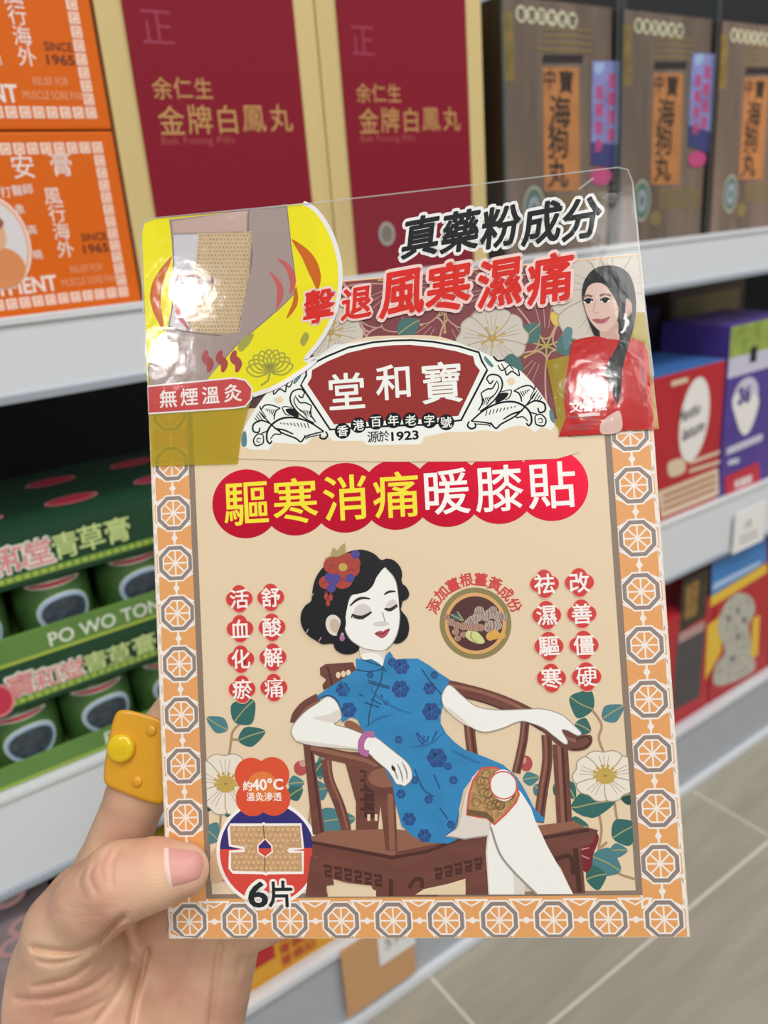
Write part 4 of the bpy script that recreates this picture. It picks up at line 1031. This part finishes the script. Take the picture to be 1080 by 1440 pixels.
def vine(T):
    """scrollwork traced on the right of the emblem; T maps a traced point to pixels"""
    for L, w in (([(430, 310), (418, 290), (440, 268), (485, 275), (505, 310), (500, 350), (470, 400), (430, 440), (380, 475)], 1.0),
                 ([(455, 300), (440, 318), (425, 312)], .9),
                 ([(470, 300), (485, 330), (470, 370), (440, 400), (415, 440)], .7),
                 ([(385, 372), (420, 350), (450, 345), (470, 310)], .9), ([(385, 372), (395, 420), (370, 470)], .9),
                 ([(330, 530), (400, 470), (480, 430), (560, 420), (620, 440), (660, 480), (670, 530), (655, 555), (640, 540)], 1.2),
                 ([(320, 530), (310, 555), (330, 572), (355, 562), (350, 540)], 1.1), ([(330, 530), (390, 535), (440, 545), (470, 570), (500, 545), (580, 500), (640, 440), (690, 370)], 1.0),
                 ([(350, 545), (420, 550), (440, 560)], .7), ([(510, 520), (560, 490), (620, 470)], 1.0), ([(470, 570), (455, 560), (440, 535)], .8),
                 ([(570, 360), (620, 335), (660, 330), (685, 350), (690, 330)], .9), ([(570, 360), (600, 375), (615, 420)], .9),
                 ([(640, 440), (690, 415), (740, 430), (745, 470), (715, 480), (705, 455)], 1.1), ([(690, 500), (720, 490), (750, 520), (740, 555), (700, 550), (690, 530), (690, 500)], .9), ([(705, 520), (725, 515), (730, 535), (710, 538)], .6),
                 ([(590, 480), (585, 510), (620, 505), (650, 530)], .8), ([(660, 480), (700, 490)], .8),
                 ([(480, 215), (500, 245), (520, 240), (530, 270), (560, 250), (600, 275), (595, 240)], .9), ([(500, 205), (520, 235), (545, 215), (570, 245)], .7),
                 ([(455, 165), (480, 190), (520, 185)], 1.2),
                 ([(500, 365), (555, 355), (545, 395), (520, 410)], .7)):
        a.ps([T(*p) for p in L], LW * w, m_emk, taper=.25, up=False)
    a.pp([T(*p) for p in ((490, 375), (540, 372), (520, 405), (480, 425), (465, 420))], m_emk, up=False)
    for k in range(7): a.ps([T(390 + 9 * k, 400 - 2 * k + abs(k - 3) * 2), T(398 + 10 * k, 440 - 8 * k)], LW * .55, m_emk, up=False)
    for k in range(9): a.ps([T(420 + 20 * k, 468 - 3 * k), T(412 + 20 * k, 500 - 6 * k)], LW * .55, m_emk, up=False)
    for k in range(6): a.ps([T(595 + 12 * k, 365 - 3 * k), T(615 + 8 * k, 400 - 8 * k)], LW * .55, m_emk, up=False)
    for k in range(5): a.ps([T(690 + 10 * k, 345 + 12 * k), T(660 + 12 * k, 400 + 6 * k)], LW * .55, m_emk, up=False)
a.up(); vine(lambda x, y: cE2((x, y))[0])
E2c = a.p2(558, 600)[0]
def Tm(x, y):                                   # the left scroll is the mirror image in the pack's own plane
    q = a.p2(*cE2((x, y))[0]); w = PACK_R @ Vector((2 * E2c - q[0], q[1], 0)) + PACK_T - CAM
    w = CAM_R.transposed() @ w; return (540 + F * w.x / -w.z, 720 - F * w.y / -w.z)
vine(Tm)
red = cE((410, 322), (432, 285), (436, 243), (520, 195), (640, 145), (780, 113), (900, 102), (990, 100)) + cE2((0, 102), (120, 113), (240, 135), (342, 165), (352, 210), (380, 245), (258, 500), (60, 520)) + cE((1000, 520), (800, 530), (560, 548))
wht = cE((378, 325), (408, 275), (408, 228), (520, 172), (640, 122), (780, 92), (900, 82), (990, 80)) + cE2((0, 80), (120, 90), (260, 115), (370, 148), (385, 195), (415, 240), (270, 520), (60, 545)) + cE((1000, 545), (800, 555), (540, 572))
a.ps(wht, .0012, m_emk, smooth=False, closed=True); a.pp(wht, m_emw, smooth=False); a.pp(red, m_emr, smooth=False)
a.up()
for ch, q, s in (('堂', (487.5, 550), .0118), ('和', (552.5, 537.5), .0112), ('寶', (621, 538), .0128)): a.pt(ch, q, s, m_emw, bold=.014, up=False)
BD = list(zip('香港百年老字號', ((482, 606), (504.3, 598), (528.8, 593.3), (553.3, 591.2), (577.5, 591.2), (603.8, 591.3), (627.5, 594))))
a.up()
for ch, q in BD: a.pe(q, .00235, .00235, m_emk, up=False, n=24)
a.up()
for ch, q in BD: a.pt(ch, q, .0034, m_emw, bold=.015, up=False)
a.pt('源', (525, 614.5), .0036, m_emk, bold=.012); a.pt('於', (540.3, 613.3), .0034, m_emk, bold=.012, up=False); a.pt('1923', (569.5, 612.8), .0025, m_emk, bold=.03, width=.0078, up=False)
a.done()

# ------------------------------------------------------------------ clear plastic header over the top of the pack
m_film = sheer('clear_film', '#fbfbfb', .004, rough=.07, bump=.10, bscale=240, gmul=.85)
rim = [tuple(card(x, y)[:2]) for x, y in ((214, 656), (209, 580), (203, 440), (199, 330), (203, 314), (218, 308), (440, 287), (660, 262), (868, 237), (882, 240), (889, 258), (905, 420), (918, 530), (926, 604), (785, 613))]
rim[0] = (-.0738, rim[0][1]); rim[1] = (-.0742, rim[1][1]); rim[2] = (-.0742, rim[2][1])
archp = [tuple(card(x, y)[:2]) for x, y in reversed(cE((20, 768), (45, 620), (75, 535), (130, 440), (200, 350), (290, 280), (400, 212)) + [(500, 477), (560, 471), (620, 473)] + cE2((380, 138), (500, 188), (600, 238), (680, 318), (740, 398), (780, 468), (800, 548)))]
mb = MB(); t = bmesh.new()
zf = ZC[0] + .00025
t.faces.new([t.verts.new((x, y, zf)) for x, y in rim + archp])
bmesh.ops.recalc_face_normals(t, faces=list(t.faces))
for f in t.faces:
    if f.normal.z < 0: f.normal_flip()
t2 = t.copy()
mb.merge(t, m_film)
hdr = mb.build('plastic_header', P); hdr['label'] = 'clear plastic header sheet with printed slogan over the pack top'
e = MB()
a = Art(e, Matrix.Identity(4), None, z0=zf + 2e-5)
a.stroke(rim[2:13], .0005, sheer('film_rim', '#e6eaea', .35, body='#d8d8d6', rough=.1), smooth=False)
a.stroke([tuple(card(x, y)[:2]) for x, y in ((813, 268), (834, 252))], .0006, MATS['film_rim'], smooth=False)
e.build('sheet_rim', hdr)
ZC[0] += .00004
def prt(name): return cart(name, hdr)
# knee picture, sheer yellow ground
m_ysh = sheer('print_yellow_sheer', '#f2e53a', .90, body='#fbf02a', rough=.3, gmul=.0); m_yband = sheer('print_olive_sheer', '#f0e070', .55, body='#c9b33c', rough=.3, gmul=0)
m_leg = sheer('print_leg_sheer', '#b7a3a0', .88, body='#b3a09b', rough=.3, gmul=0); m_leg2 = mat('print_leg_warm', '#bf9f93', rough=.4); m_legd = mat('print_leg_line', '#7d6a68', rough=.45)
a = prt('knee_picture')
lim = lambda L: [(max(x, -.0738), y) for x, y in L]
disc = [(200, 330), (204, 315), (218, 308.5), (330, 299), (427, 286.5)] + cK((930, 30), (990, 100), (1040, 200), (1070, 310), (1077, 400), (1070, 490), (1050, 580), (1010, 670), (960, 750), (890, 840)) + cE((460, 180), (400, 235), (330, 282), (265, 322), (200, 352), (105, 385)) + [(209, 556), (206, 500), (203, 420)]
a.poly([(max(x, -.0738), y) for x, y in a.pts(disc)], m_ysh)
a.ps([(427, 286.5)] + cK((930, 30), (990, 100), (1040, 200), (1070, 310), (1077, 400), (1070, 490), (1050, 580), (1010, 670), (960, 750), (890, 840)) + cE((460, 180), (400, 235), (330, 282), (265, 322), (200, 352), (105, 385)), .0013, mat('print_white', '#ece8ea', rough=.4))
a.poly([(max(x, -.0738), y) for x, y in a.pts([(209, 580), (345, 566), (357, 556), (349, 578), (340, 610), (335, 652), (214, 656)])], m_yband)
RB = ([(768, 508), (800, 500), (800, 604), (787, 612), (783, 590), (778, 560)], [(886, 440), (907, 440), (926, 603), (895, 606)])
leg = cK((168, 92), (480, 58), (790, 12), (800, 100), (815, 240), (835, 390), (830, 490), (760, 560), (620, 680), (520, 765), (430, 870), (345, 975), (60, 985), (55, 880), (80, 820), (160, 670), (190, 520), (187, 300), (182, 200))
a.pp(leg, m_leg, smooth=False); a.ps(leg[2:9] + leg[8:11], .0003, m_legd, smooth=False); a.ps([leg[0]] + leg[:10:-1][:7], .0003, m_legd, smooth=False)
a.pp(cK((185, 105), (575, 45), (578, 155), (190, 165)), m_leg2, smooth=False)
a.ps(cK((590, 40), (585, 160), (600, 300), (560, 520), (530, 700)), .0012, m_legd, taper=.9)
a.pp(cK((190, 175), (325, 172), (305, 375), (195, 385)), mat('patch_white', '#c9c4cb', rough=.4), smooth=False)
a.pp(cK((190, 440), (260, 440), (285, 620), (250, 690), (170, 660), (190, 540)), mat('patch_white', ''), smooth=False)
m_mesh = mat('patch_mesh', '#b59a72', rough=.45, var=.25, vscale=1300); m_meshl = mat('patch_mesh_light', '#d2b78c', rough=.45)
gp = cK((328, 168), (606, 155), (592, 400), (555, 560), (530, 690), (440, 708), (340, 695), (255, 640), (265, 560), (300, 420))
a.pp(gp, m_mesh, smooth=False); a.up()
for i in range(15):
    for j in range(25):
        x, y = 318 + i * 19 + (j % 2) * 9.5 - j * 2.2 + (i < 2) * 6, 178 + j * 21
        if y < 690 and 275 < x < 588 - max(0, y - 400) * .2 and abs(x - 390) + abs(y - 415) > 40: a.ring(a.p2(*cK((x, y))[0]), .00062, .00024, m_meshl, up=False, n=8)
a.pp(cK((190, 388), (250, 388), (380, 398), (405, 418), (380, 438), (250, 436), (190, 425)), mat('patch_gap', '#8d5f58', rough=.45))
a.ps(cK((165, 660), (230, 685), (340, 700), (440, 710)), .0005, m_legd)
m_fl1 = sheer('flame_orange_sheer', '#e8903a', .75, body='#e07a2c', gmul=0); m_fl2 = mat('flame_red', '#c24a48', rough=.45)
for L, w, m in ((cK((180, 290), (110, 420), (95, 540), (140, 690)), .0036, m_fl1), (cK((820, 200), (900, 290), (945, 390), (955, 470)), .0036, m_fl1), (cK((740, 300), (800, 350), (825, 430), (805, 490)), .0020, m_fl2), (cK((700, 370), (750, 440), (755, 510), (735, 570)), .0020, m_fl2),
                (cK((205, 500), (215, 590), (270, 680)), .0016, m_fl2), (cK((840, 450), (835, 540), (790, 620)), .0016, m_fl1)):
    a.ps(L, w, m, taper=.95)
for x in (370, 445, 520): a.ps(cK((x - 2, 790), (x - 12, 830), (x + 14, 860), (x + 4, 905)), .0026, mat('steam_red', '#a8322f', rough=.45), taper=.7)
m_lot = mat('lotus_olive', '#a3a02c', rough=.45)
for k in range(9):
    t = PI * (k + .5) / 9; c0 = np.array(a.p2(*cE((200, 250))[0]))
    d = np.array([math.cos(t) * .0072, math.sin(t) * .0066]); nn = np.array([-d[1], d[0]]) * .28
    a.stroke([c0, c0 + d * .55 + nn, c0 + d, c0 + d * .55 - nn], .00045, m_lot, closed=True, up=False)
a.ps(cE((200, 250), (190, 300), (150, 330)), .0006, m_lot); a.pp(cE((20, 110), (60, 60), (110, 40), (90, 90), (40, 140)), m_lot); a.pp(cE((370, 80), (400, 30), (420, 60), (390, 110)), m_lot)
a.done()
a = prt('red_label')
lb = [(207, 545), (330, 533), (345, 536), (354, 547), (353, 561), (345, 571), (330, 573), (209, 581)]
Lq = [(max(x, -.0738), y) for x, y in a.pts(lb)]
a.stroke(Lq, .0010, mat('print_white', ''), smooth=False, closed=True); a.poly(Lq, mat('label_red', '#c93230', rough=.4)); a.up()
for ch, q in zip('無煙溫灸', ((237.5, 561), (267, 558.5), (297, 556), (328, 553))): a.pt(ch, q, .0057, m_badw, bold=.016, up=False)
a.done()
# slogan
a = prt('slogan_black'); m_kb = mat('slogan_ink', '#0d1013', rough=.5, spec=.15); m_sw = mat('slogan_white', '#f0eeec', rough=.4); m_sr = mat('slogan_red', '#dc2417', rough=.5, spec=.15); m_sp = mat('slogan_pale_pink', '#f3cfc8', rough=.4)
S1 = list(zip('真藥粉成分', ((592, 333), (647.5, 326), (704, 319.5), (762, 314.5), (818, 308.5))))
a.up()
rs = math.radians(5.0)
for ch, q in S1: a.pt(ch, q, .0128, m_sw, bold=.095, shear=.25, rot=rs, sx=.92, up=False)
a.up()
for ch, q in S1: a.pt(ch, q, .0126, m_kb, bold=.027, shear=.25, rot=rs, sx=.92, up=False)
a.done()
a = prt('slogan_red')
S2 = [('擊', (449, 431), .0105), ('退', (502, 427), .0105), ('風', (566, 413), .0150), ('寒', (631, 404), .0150), ('濕', (703, 398), .0150), ('痛', (773, 392), .0150)]
a.up()
for ch, q, s in S2: a.pt(ch, q, s, m_sp, bold=.085, shear=.2, rot=rs, sx=.92, up=False)
a.up()
for ch, q, s in S2: a.pt(ch, q, s * .985, m_sr, bold=.027, shear=.2, rot=rs, sx=.92, up=False)
a.done()
# portrait of a woman in red
a = prt('yellow_band')
a.pp(RB[0], m_yband, smooth=False)
a.done()
a = prt('portrait_print')
a.pp(RB[1], m_yband, smooth=False)
m_ph = mat('portrait_black_hair', '#120f12', rough=.5, spec=.15); m_pf = mat('portrait_skin', '#d9b5a6', rough=.4); m_pfs = mat('portrait_skin_tone', '#c79a8c', rough=.4); m_sweat = mat('portrait_sweater', '#c41815', rough=.5, spec=.15, var=.08, vscale=120); m_swd = mat('portrait_sweater_fold', '#9a1518', rough=.4)
a.pp(cF((850, 82), (910, 88), (960, 125), (985, 195), (992, 290), (980, 380), (950, 440), (925, 520), (880, 500), (800, 420), (745, 270), (738, 195), (755, 140), (795, 97)), m_ph)
a.pp(cF((815, 370), (905, 345), (915, 435), (865, 450), (822, 418)), m_pfs, smooth=False)
a.pp(cF((690, 440), (740, 425), (805, 415), (860, 430), (915, 434), (975, 425), (1030, 450), (1050, 500), (1065, 700), (1078, 858), (920, 862), (915, 772), (870, 790), (825, 830), (832, 880), (625, 891), (660, 800), (650, 720), (658, 620), (675, 520)), m_sweat, smooth=False)
for L in (cF((920, 480), (915, 600), (930, 760)), cF((700, 560), (660, 640), (665, 730)), cF((640, 870), (720, 840), (800, 830)), cF((660, 800), (740, 800), (810, 815)), cF((700, 860), (780, 850)), cF((1000, 480), (1020, 600), (1030, 760))): a.ps(L, .0008, m_swd, taper=.9)
a.pp(cF((825, 832), (868, 790), (915, 774), (922, 862), (832, 880)), m_pf)
a.pp(cF((745, 262), (742, 215), (758, 185), (795, 165), (840, 172), (880, 220), (906, 275), (905, 325), (890, 360), (852, 393), (822, 392), (788, 362), (762, 320)), m_pf)
a.pe(cF((945, 282))[0], .0017, .0026, m_pfs); a.ps(cF((938, 310), (945, 350), (935, 390), (920, 400)), .0007, m_emw); a.ps(cF((930, 330), (955, 345), (950, 370)), .0005, m_emw)
a.pp(cF((930, 400), (975, 385), (960, 450), (930, 560), (922, 660), (905, 740), (885, 700), (868, 660), (842, 600), (858, 540), (900, 470)), m_ph)
a.pp(cF((795, 165), (850, 172), (890, 225), (915, 290), (918, 380), (905, 400), (940, 300), (935, 180), (860, 120), (790, 130), (745, 190), (742, 250), (760, 190)), m_ph)
for c, s in ((765, 250), 1), ((845, 246), 1):
    a.pe(cF(c)[0], .0016, .0007, m_emw); a.pe(cF(c)[0], .0008, .0008, m_ph); a.ps(cF((c[0] - 24, c[1] + 2), (c[0], c[1] - 10), (c[0] + 24, c[1] - 2)), .0005, m_ph)
a.ps(cF((742, 232), (762, 224), (785, 230)), .0006, m_pgl); a.ps(cF((820, 226), (845, 218), (872, 226)), .0006, m_pgl)
a.ps(cF((800, 250), (790, 295), (800, 305), (815, 303)), .0004, m_pfs); a.pp(cF((785, 338), (812, 334), (830, 336), (868, 325), (850, 350), (825, 358), (800, 352)), mat('portrait_lips', '#a53f44', rough=.35))
a.ps(cF((785, 338), (825, 345), (868, 325)), .0003, m_swd)
a.up()
for ch, q in zip('文譽儀', ((705, 750), (763, 746), (822, 742))): a.pt(ch, cF(q)[0], .0036, m_badw, bold=.015, up=False)
a.ps(cF((720, 792), (820, 785)), .0009, m_sp, smooth=False)
a.done()

# ------------------------------------------------------------------ the hand (one continuous surface, pack frame, millimetres)
def J(px, py, Z): return np.array(card(px, py, Z / 1000)) * 1000
def chain(*L): return [(J(x, y, z), r) for x, y, z, r in L]
def cone(P, A, ra, B, rb):
    ba = B - A; t = np.clip(((P - A) @ ba) / (ba @ ba), 0, 1)
    return np.linalg.norm(P - A - t[..., None] * ba, axis=-1) - (ra + (rb - ra) * t)
def smin(a, b, k):
    h = np.clip(.5 + .5 * (b - a) / k, 0, 1)
    return b + (a - b) * h - k * h * (1 - h)
def limb(P, ch, k=2.0):
    d = None
    for (A, ra), (B, rb) in zip(ch[:-1], ch[1:]):
        e = cone(P, A, ra, B, rb); d = e if d is None else smin(d, e, k)
    return d
THUMB = chain((257, 1224, 7.6, 7.4), (216, 1229, 9.0, 9.2), (168, 1242, 10.2, 10.7), (135, 1266, 8.0, 10.6), (96, 1306, 2.0, 12.0), (76, 1400, -8, 17), (66, 1510, -18, 21))
THENAR = chain((118, 1352, -7, 13), (138, 1440, -17, 20), (128, 1560, -28, 23))
WEB = chain((112, 1262, -8, 9.5), (150, 1252, -21, 9.5))
INDEX = chain((178, 1330, -28, 12), (150, 1225, -26, 10.4), (194, 1115, -23.5, 9.6), (222, 1045, -22, 8.9), (250, 998, -18.5, 7.4))
PALM = [chain((208, 1330, -27, 13), (196, 1470, -33, 20)), chain((262, 1318, -28, 13), (248, 1480, -36, 18)), chain((316, 1322, -27, 11.5), (270, 1470, -36, 16)), chain((196, 1470, -34, 22), (150, 1600, -38, 25), (110, 1760, -44, 27)), chain((66, 1510, -20, 20), (100, 1640, -36, 24))]
FING = [chain((236, 1300, -23, 10), (320, 1190, -17, 9), (410, 1150, -14.6, 7.6)), chain((285, 1305, -23, 9.5), (390, 1235, -16.5, 8.6), (470, 1205, -14.4, 7.2)), chain((325, 1312, -23, 8.5), (425, 1270, -15.6, 7.2), (490, 1255, -13.6, 6.2))]
def hand_sdf(P):
    d = limb(P, PALM[0], 6)
    for c in PALM[1:]: d = smin(d, limb(P, c, 6), 4.0)
    d = smin(d, limb(P, THENAR, 6), 5.0)
    f = limb(P, INDEX, 2.5); d = smin(d, f, 4.0)
    for c in FING: d = smin(d, limb(P, c, 2.0), 2.5)
    d = smin(d, limb(P, WEB, 3), 6.0)
    d = smin(d, limb(P, THUMB, 3.5), 4.5)
    return d
PR = np.array(PACK_R); PT = np.array(PACK_T); CR = np.array(CAM_R); CC = np.array(CAM)
def pix(P):                                     # where points of the pack frame fall in the frame
    w = (P / 1000) @ PR.T + PT - CC; c = w @ CR
    return np.stack([540 + F * c[..., 0] / -c[..., 2], 720 - F * c[..., 1] / -c[..., 2]], -1)
cT = lambda *L: [(x / 4.154, 1120 + y / 4.154) for x, y in L]
CREASE = [(cT((725, 700), (650, 760), (590, 830), (540, 870), (440, 905), (310, 905), (200, 885)), 1.0, 4.0), (cT((560, 880), (430, 950), (320, 975), (230, 965)), .45, 3.2), (cT((520, 985), (390, 1070), (200, 1110)), .5, 3.6), (cT((660, 1000), (520, 1110), (300, 1180), (100, 1185)), .5, 4.0),
          (cT((860, 900), (830, 1040), (790, 1180), (750, 1400)), 1.0, 4.0), (cT((760, 960), (690, 1140), (560, 1320)), .5, 4.0), (cT((640, 1180), (470, 1260), (330, 1290)), .35, 3.5), (cT((690, 320), (655, 400), (655, 520)), .40, 2.2), (cT((640, 310), (590, 400), (610, 500)), .28, 2.2), (cT((560, 390), (525, 470), (570, 570)), .3, 2.2),
          (cT((500, 420), (460, 500), (500, 590)), .2, 2.2), (cT((400, 640), (520, 660), (640, 650)), .15, 2.2), (cT((330, 680), (470, 700), (600, 690)), .15, 2.2),
          ([(311, 1325), (306, 1350), (302, 1385), (296, 1440)], .9, 4.5), ([(262, 1330), (258, 1400), (250, 1450)], .3, 5.0), ([(340, 1335), (335, 1370)], .4, 3.5)]
def creases(P):
    q = pix(P); v = np.zeros(P.shape[:-1])
    for L, amp, w in CREASE:
        L = [np.array(p) for p in spline(L, 4, False)]; dm = np.full(v.shape, 1e9)
        for A, B in zip(L[:-1], L[1:]):
            ba = B - A; t = np.clip(((q - A) @ ba) / (ba @ ba + 1e-9), 0, 1)
            dm = np.minimum(dm, np.linalg.norm(q - A - t[..., None] * ba, axis=-1))
        v = np.maximum(v, 1.9 * amp * np.exp(-(dm / (w * 1.1)) ** 2))
    return v
STEP = 0.65
lo = np.array([-122, -112, -78.]); hi = np.array([8, 78, 24.])
nx = np.ceil((hi - lo) / STEP).astype(int)
gx_ = [lo[i] + STEP * np.arange(nx[i]) for i in range(3)]
field = np.empty(tuple(nx), np.float32)
for i in range(0, nx[0], 8):
    G = np.stack(np.meshgrid(gx_[0][i:i + 8], gx_[1], gx_[2], indexing='ij'), -1)
    d = hand_sdf(G); nr = np.abs(d) < 4
    if nr.any(): Q = G[nr]; d[nr] += creases(Q)
    field[i:i + 8] = d
import openvdb
gr = openvdb.FloatGrid(4.0); gr.copyFromArray(np.clip(field, -4, 4))
pv, tri, qd = gr.convertToPolygons(0.0, 0.0)
pv = pv * STEP + lo
hm = bpy.data.meshes.new('hand')
hm.from_pydata([tuple(p / 1000) for p in pv], [], [tuple(int(k) for k in f) for f in qd] + [tuple(int(k) for k in f) for f in tri])
bm = bmesh.new(); bm.from_mesh(hm)
bmesh.ops.recalc_face_normals(bm, faces=list(bm.faces))
for _ in range(2): bmesh.ops.smooth_vert(bm, verts=list(bm.verts), factor=.5, use_axis_x=True, use_axis_y=True, use_axis_z=True)
for f in bm.faces: f.smooth = True
bm.to_mesh(hm); bm.free()
m_skin = mat('hand_skin', '#cf9f86', rough=.5, spec=.35, sss=.25)
nt = m_skin.node_tree; bs = nt.nodes['Principled BSDF']
tc = nt.nodes.new('ShaderNodeTexCoord'); n1 = nt.nodes.new('ShaderNodeTexNoise'); n1.inputs['Scale'].default_value = 45; n1.inputs['Detail'].default_value = 6
mx = nt.nodes.new('ShaderNodeMix'); mx.data_type = 'RGBA'; mx.inputs['A'].default_value = lin('#dcb596'); mx.inputs['B'].default_value = lin('#c9967f')
nt.links.new(tc.outputs['Object'], n1.inputs['Vector'])
mr = nt.nodes.new('ShaderNodeMapRange'); mr.inputs['From Min'].default_value = .36; mr.inputs['From Max'].default_value = .66
nt.links.new(n1.outputs['Fac'], mr.inputs['Value']); nt.links.new(mr.outputs[0], mx.inputs['Factor']); nt.links.new(mx.outputs['Result'], bs.inputs['Base Color'])
vo = nt.nodes.new('ShaderNodeTexNoise'); vo.inputs['Scale'].default_value = 900; vo.inputs['Detail'].default_value = 3
mp = nt.nodes.new('ShaderNodeMapping'); mp.inputs['Rotation'].default_value = (0, 0, .5); mp.inputs['Scale'].default_value = (.45, 1.3, 1)
nt.links.new(tc.outputs['Object'], mp.inputs[0]); nt.links.new(mp.outputs[0], vo.inputs['Vector'])
bp = nt.nodes.new('ShaderNodeBump'); bp.inputs['Strength'].default_value = .25; bp.inputs['Distance'].default_value = .0004
nt.links.new(vo.outputs['Fac'], bp.inputs['Height']); nt.links.new(bp.outputs[0], bs.inputs['Normal'])
hm.materials.append(m_skin)
hand = bpy.data.objects.new('hand', hm); COL.objects.link(hand); hand.matrix_world = P.matrix_world.copy()
tag(hand, 'left hand of a person gripping the pack at its lower left corner, thumb in front', 'hand')

# thumbnail: a curved plate riding on the thumb's surface
def surf(px, py):
    o = CR.T @ np.array([0, 0, 0.]); d = CR @ np.array([(px - 540) / F, -(py - 720) / F, -1.0]); d /= np.linalg.norm(d)
    oc = PR.T @ (CC - PT) * 1000; dc = PR.T @ d; t = 150.0
    for _ in range(80):
        e = float(hand_sdf((oc + dc * t)[None])[0]); t += e * .8
        if abs(e) < .005: break
    return oc + dc * t, dc
m_nail = mat('thumb_nail', '#cf948c', rough=.42, spec=.4); m_nailp = mat('nail_cuticle', '#e6c3b4', rough=.4)
nb = MB(); NU, NV = 14, 12; V = []
for i in range(NU + 1):
    for j in range(NV + 1):
        u_, v_ = i / NU, j / NV
        xl = 227 + 10 * v_ ** 2 + 3 * (1 - v_) ** 3; xr = 288 - 10 * abs(v_ - .45) ** 1.5 * 2
        yt = 1191 + 7 * u_ ** 2; yb_ = 1249 - 13 * u_ ** 1.5
        px = xl + (xr - xl) * u_; py = yt + (yb_ - yt) * v_
        p, dc = surf(px, py)
        edge = min(u_, 1 - u_, v_, 1 - v_); p = p - dc * (.10 + .55 * min(edge * 5, 1) ** .6 - (.25 if edge < 1e-6 else 0))
        V.append(Vector(p / 1000))
fs = [(i * (NV + 1) + j, (i + 1) * (NV + 1) + j, (i + 1) * (NV + 1) + j + 1, i * (NV + 1) + j + 1) for i in range(NU) for j in range(NV)]
nb.append(V, [f for f in fs if f[0] // (NV + 1) >= 2], m_nail, True); nb.append(V, [f for f in fs if f[0] // (NV + 1) < 2], m_nailp, True)
no = nb.build('thumbnail', hand); no['label'] = 'pink thumbnail'

# ---- yellow toy ring on the index finger
m_ry = mat('ring_yellow', '#e0a226', rough=.35, spec=.5, coat=.2); m_rs = mat('ring_stud', '#e8c416', rough=.18, coat=.6, sss=.1)
RZ = -10.8
def rc(px, py, Z=RZ): return Vector(card(px, py, Z / 1000))
rb = MB(); t = bmesh.new()
out = spline([(164, 1002), (176, 998), (200, 1003), (224, 1011), (236, 1022), (240, 1045), (238, 1100), (233, 1124), (222, 1131), (192, 1123), (156, 1108), (147, 1100), (146, 1085), (150, 1055), (157, 1020)], 3)
lo_ = [t.verts.new(rc(x, y, RZ - 3.4)) for x, y in out]; hi_ = [t.verts.new(rc(x, y)) for x, y in out]
t.faces.new(lo_); top = t.faces.new(hi_[::-1]); N = len(out)
for i in range(N): t.faces.new((lo_[i], lo_[(i + 1) % N], hi_[(i + 1) % N], hi_[i]))
bmesh.ops.recalc_face_normals(t, faces=list(t.faces))
bmesh.ops.bevel(t, geom=[e for e in top.edges], offset=.0014, segments=4, affect='EDGES', profile=.6)
rb.merge(t, m_ry, True)
ring = empty('finger_ring', (0, 0, 0), 'chunky yellow toy ring with a round stud worn on the index finger', 'ring')
ring.matrix_world = P.matrix_world.copy()
rp = rb.build('plaque', ring)
for pl in rp.data.polygons:
    pl.use_smooth = len(pl.vertices) < 12
sb = MB(); c = rc(172, 1051); zt = c.z
sb.lathe([(.0044, zt - .001), (.0044, zt + .0014), (.0041, zt + .0020), (.0034, zt + .0023), (.0015, zt + .0025), (.0002, zt + .00255)], (c.x, c.y, 0), m_rs)
for k in range(4):
    y = c.y + .0012 - .0001 * k; x = c.x - .0016 + .0011 * k
    sb.box((x - .0003, c.y - .0011, zt + .0022), (x + .0003, c.y + .0011, zt + .0027), m_rs, bev=.00015)
so = sb.build('stud', ring); so['label'] = 'bright yellow round stud'
for q in ((213, 1027), (193, 1099)):
    db = MB(); c = rc(*q)
    db.lathe([(.0017, c.z - .001), (.0017, c.z + .0004), (.0015, c.z + .0007), (.0003, c.z + .0008)], (c.x, c.y, 0), m_ry, seg=24)
    db.build('dot', ring)
# band round the finger
A, B = INDEX[2][0] / 1000, INDEX[3][0] / 1000
ax = Vector(B - A).normalized(); cen = Vector(A * .55 + B * .45)
e1 = ax.cross(Vector((0, 0, 1))).normalized(); e2 = ax.cross(e1)
bb = MB(); V, fs = [], []; n1_, n2_ = 40, 10
for i in range(n1_):
    th = 2 * PI * i / n1_
    for j in range(n2_):
        ph = 2 * PI * j / n2_; r = .0100 + .0007 * math.cos(ph)
        V.append(cen + (e1 * math.cos(th) + e2 * math.sin(th)) * r + ax * .0028 * math.sin(ph))
for i in range(n1_):
    for j in range(n2_): fs.append((i * n2_ + j, ((i + 1) % n1_) * n2_ + j, ((i + 1) % n1_) * n2_ + (j + 1) % n2_, i * n2_ + (j + 1) % n2_))
bb.append(V, fs, m_ry, True); bb.build('band', ring)
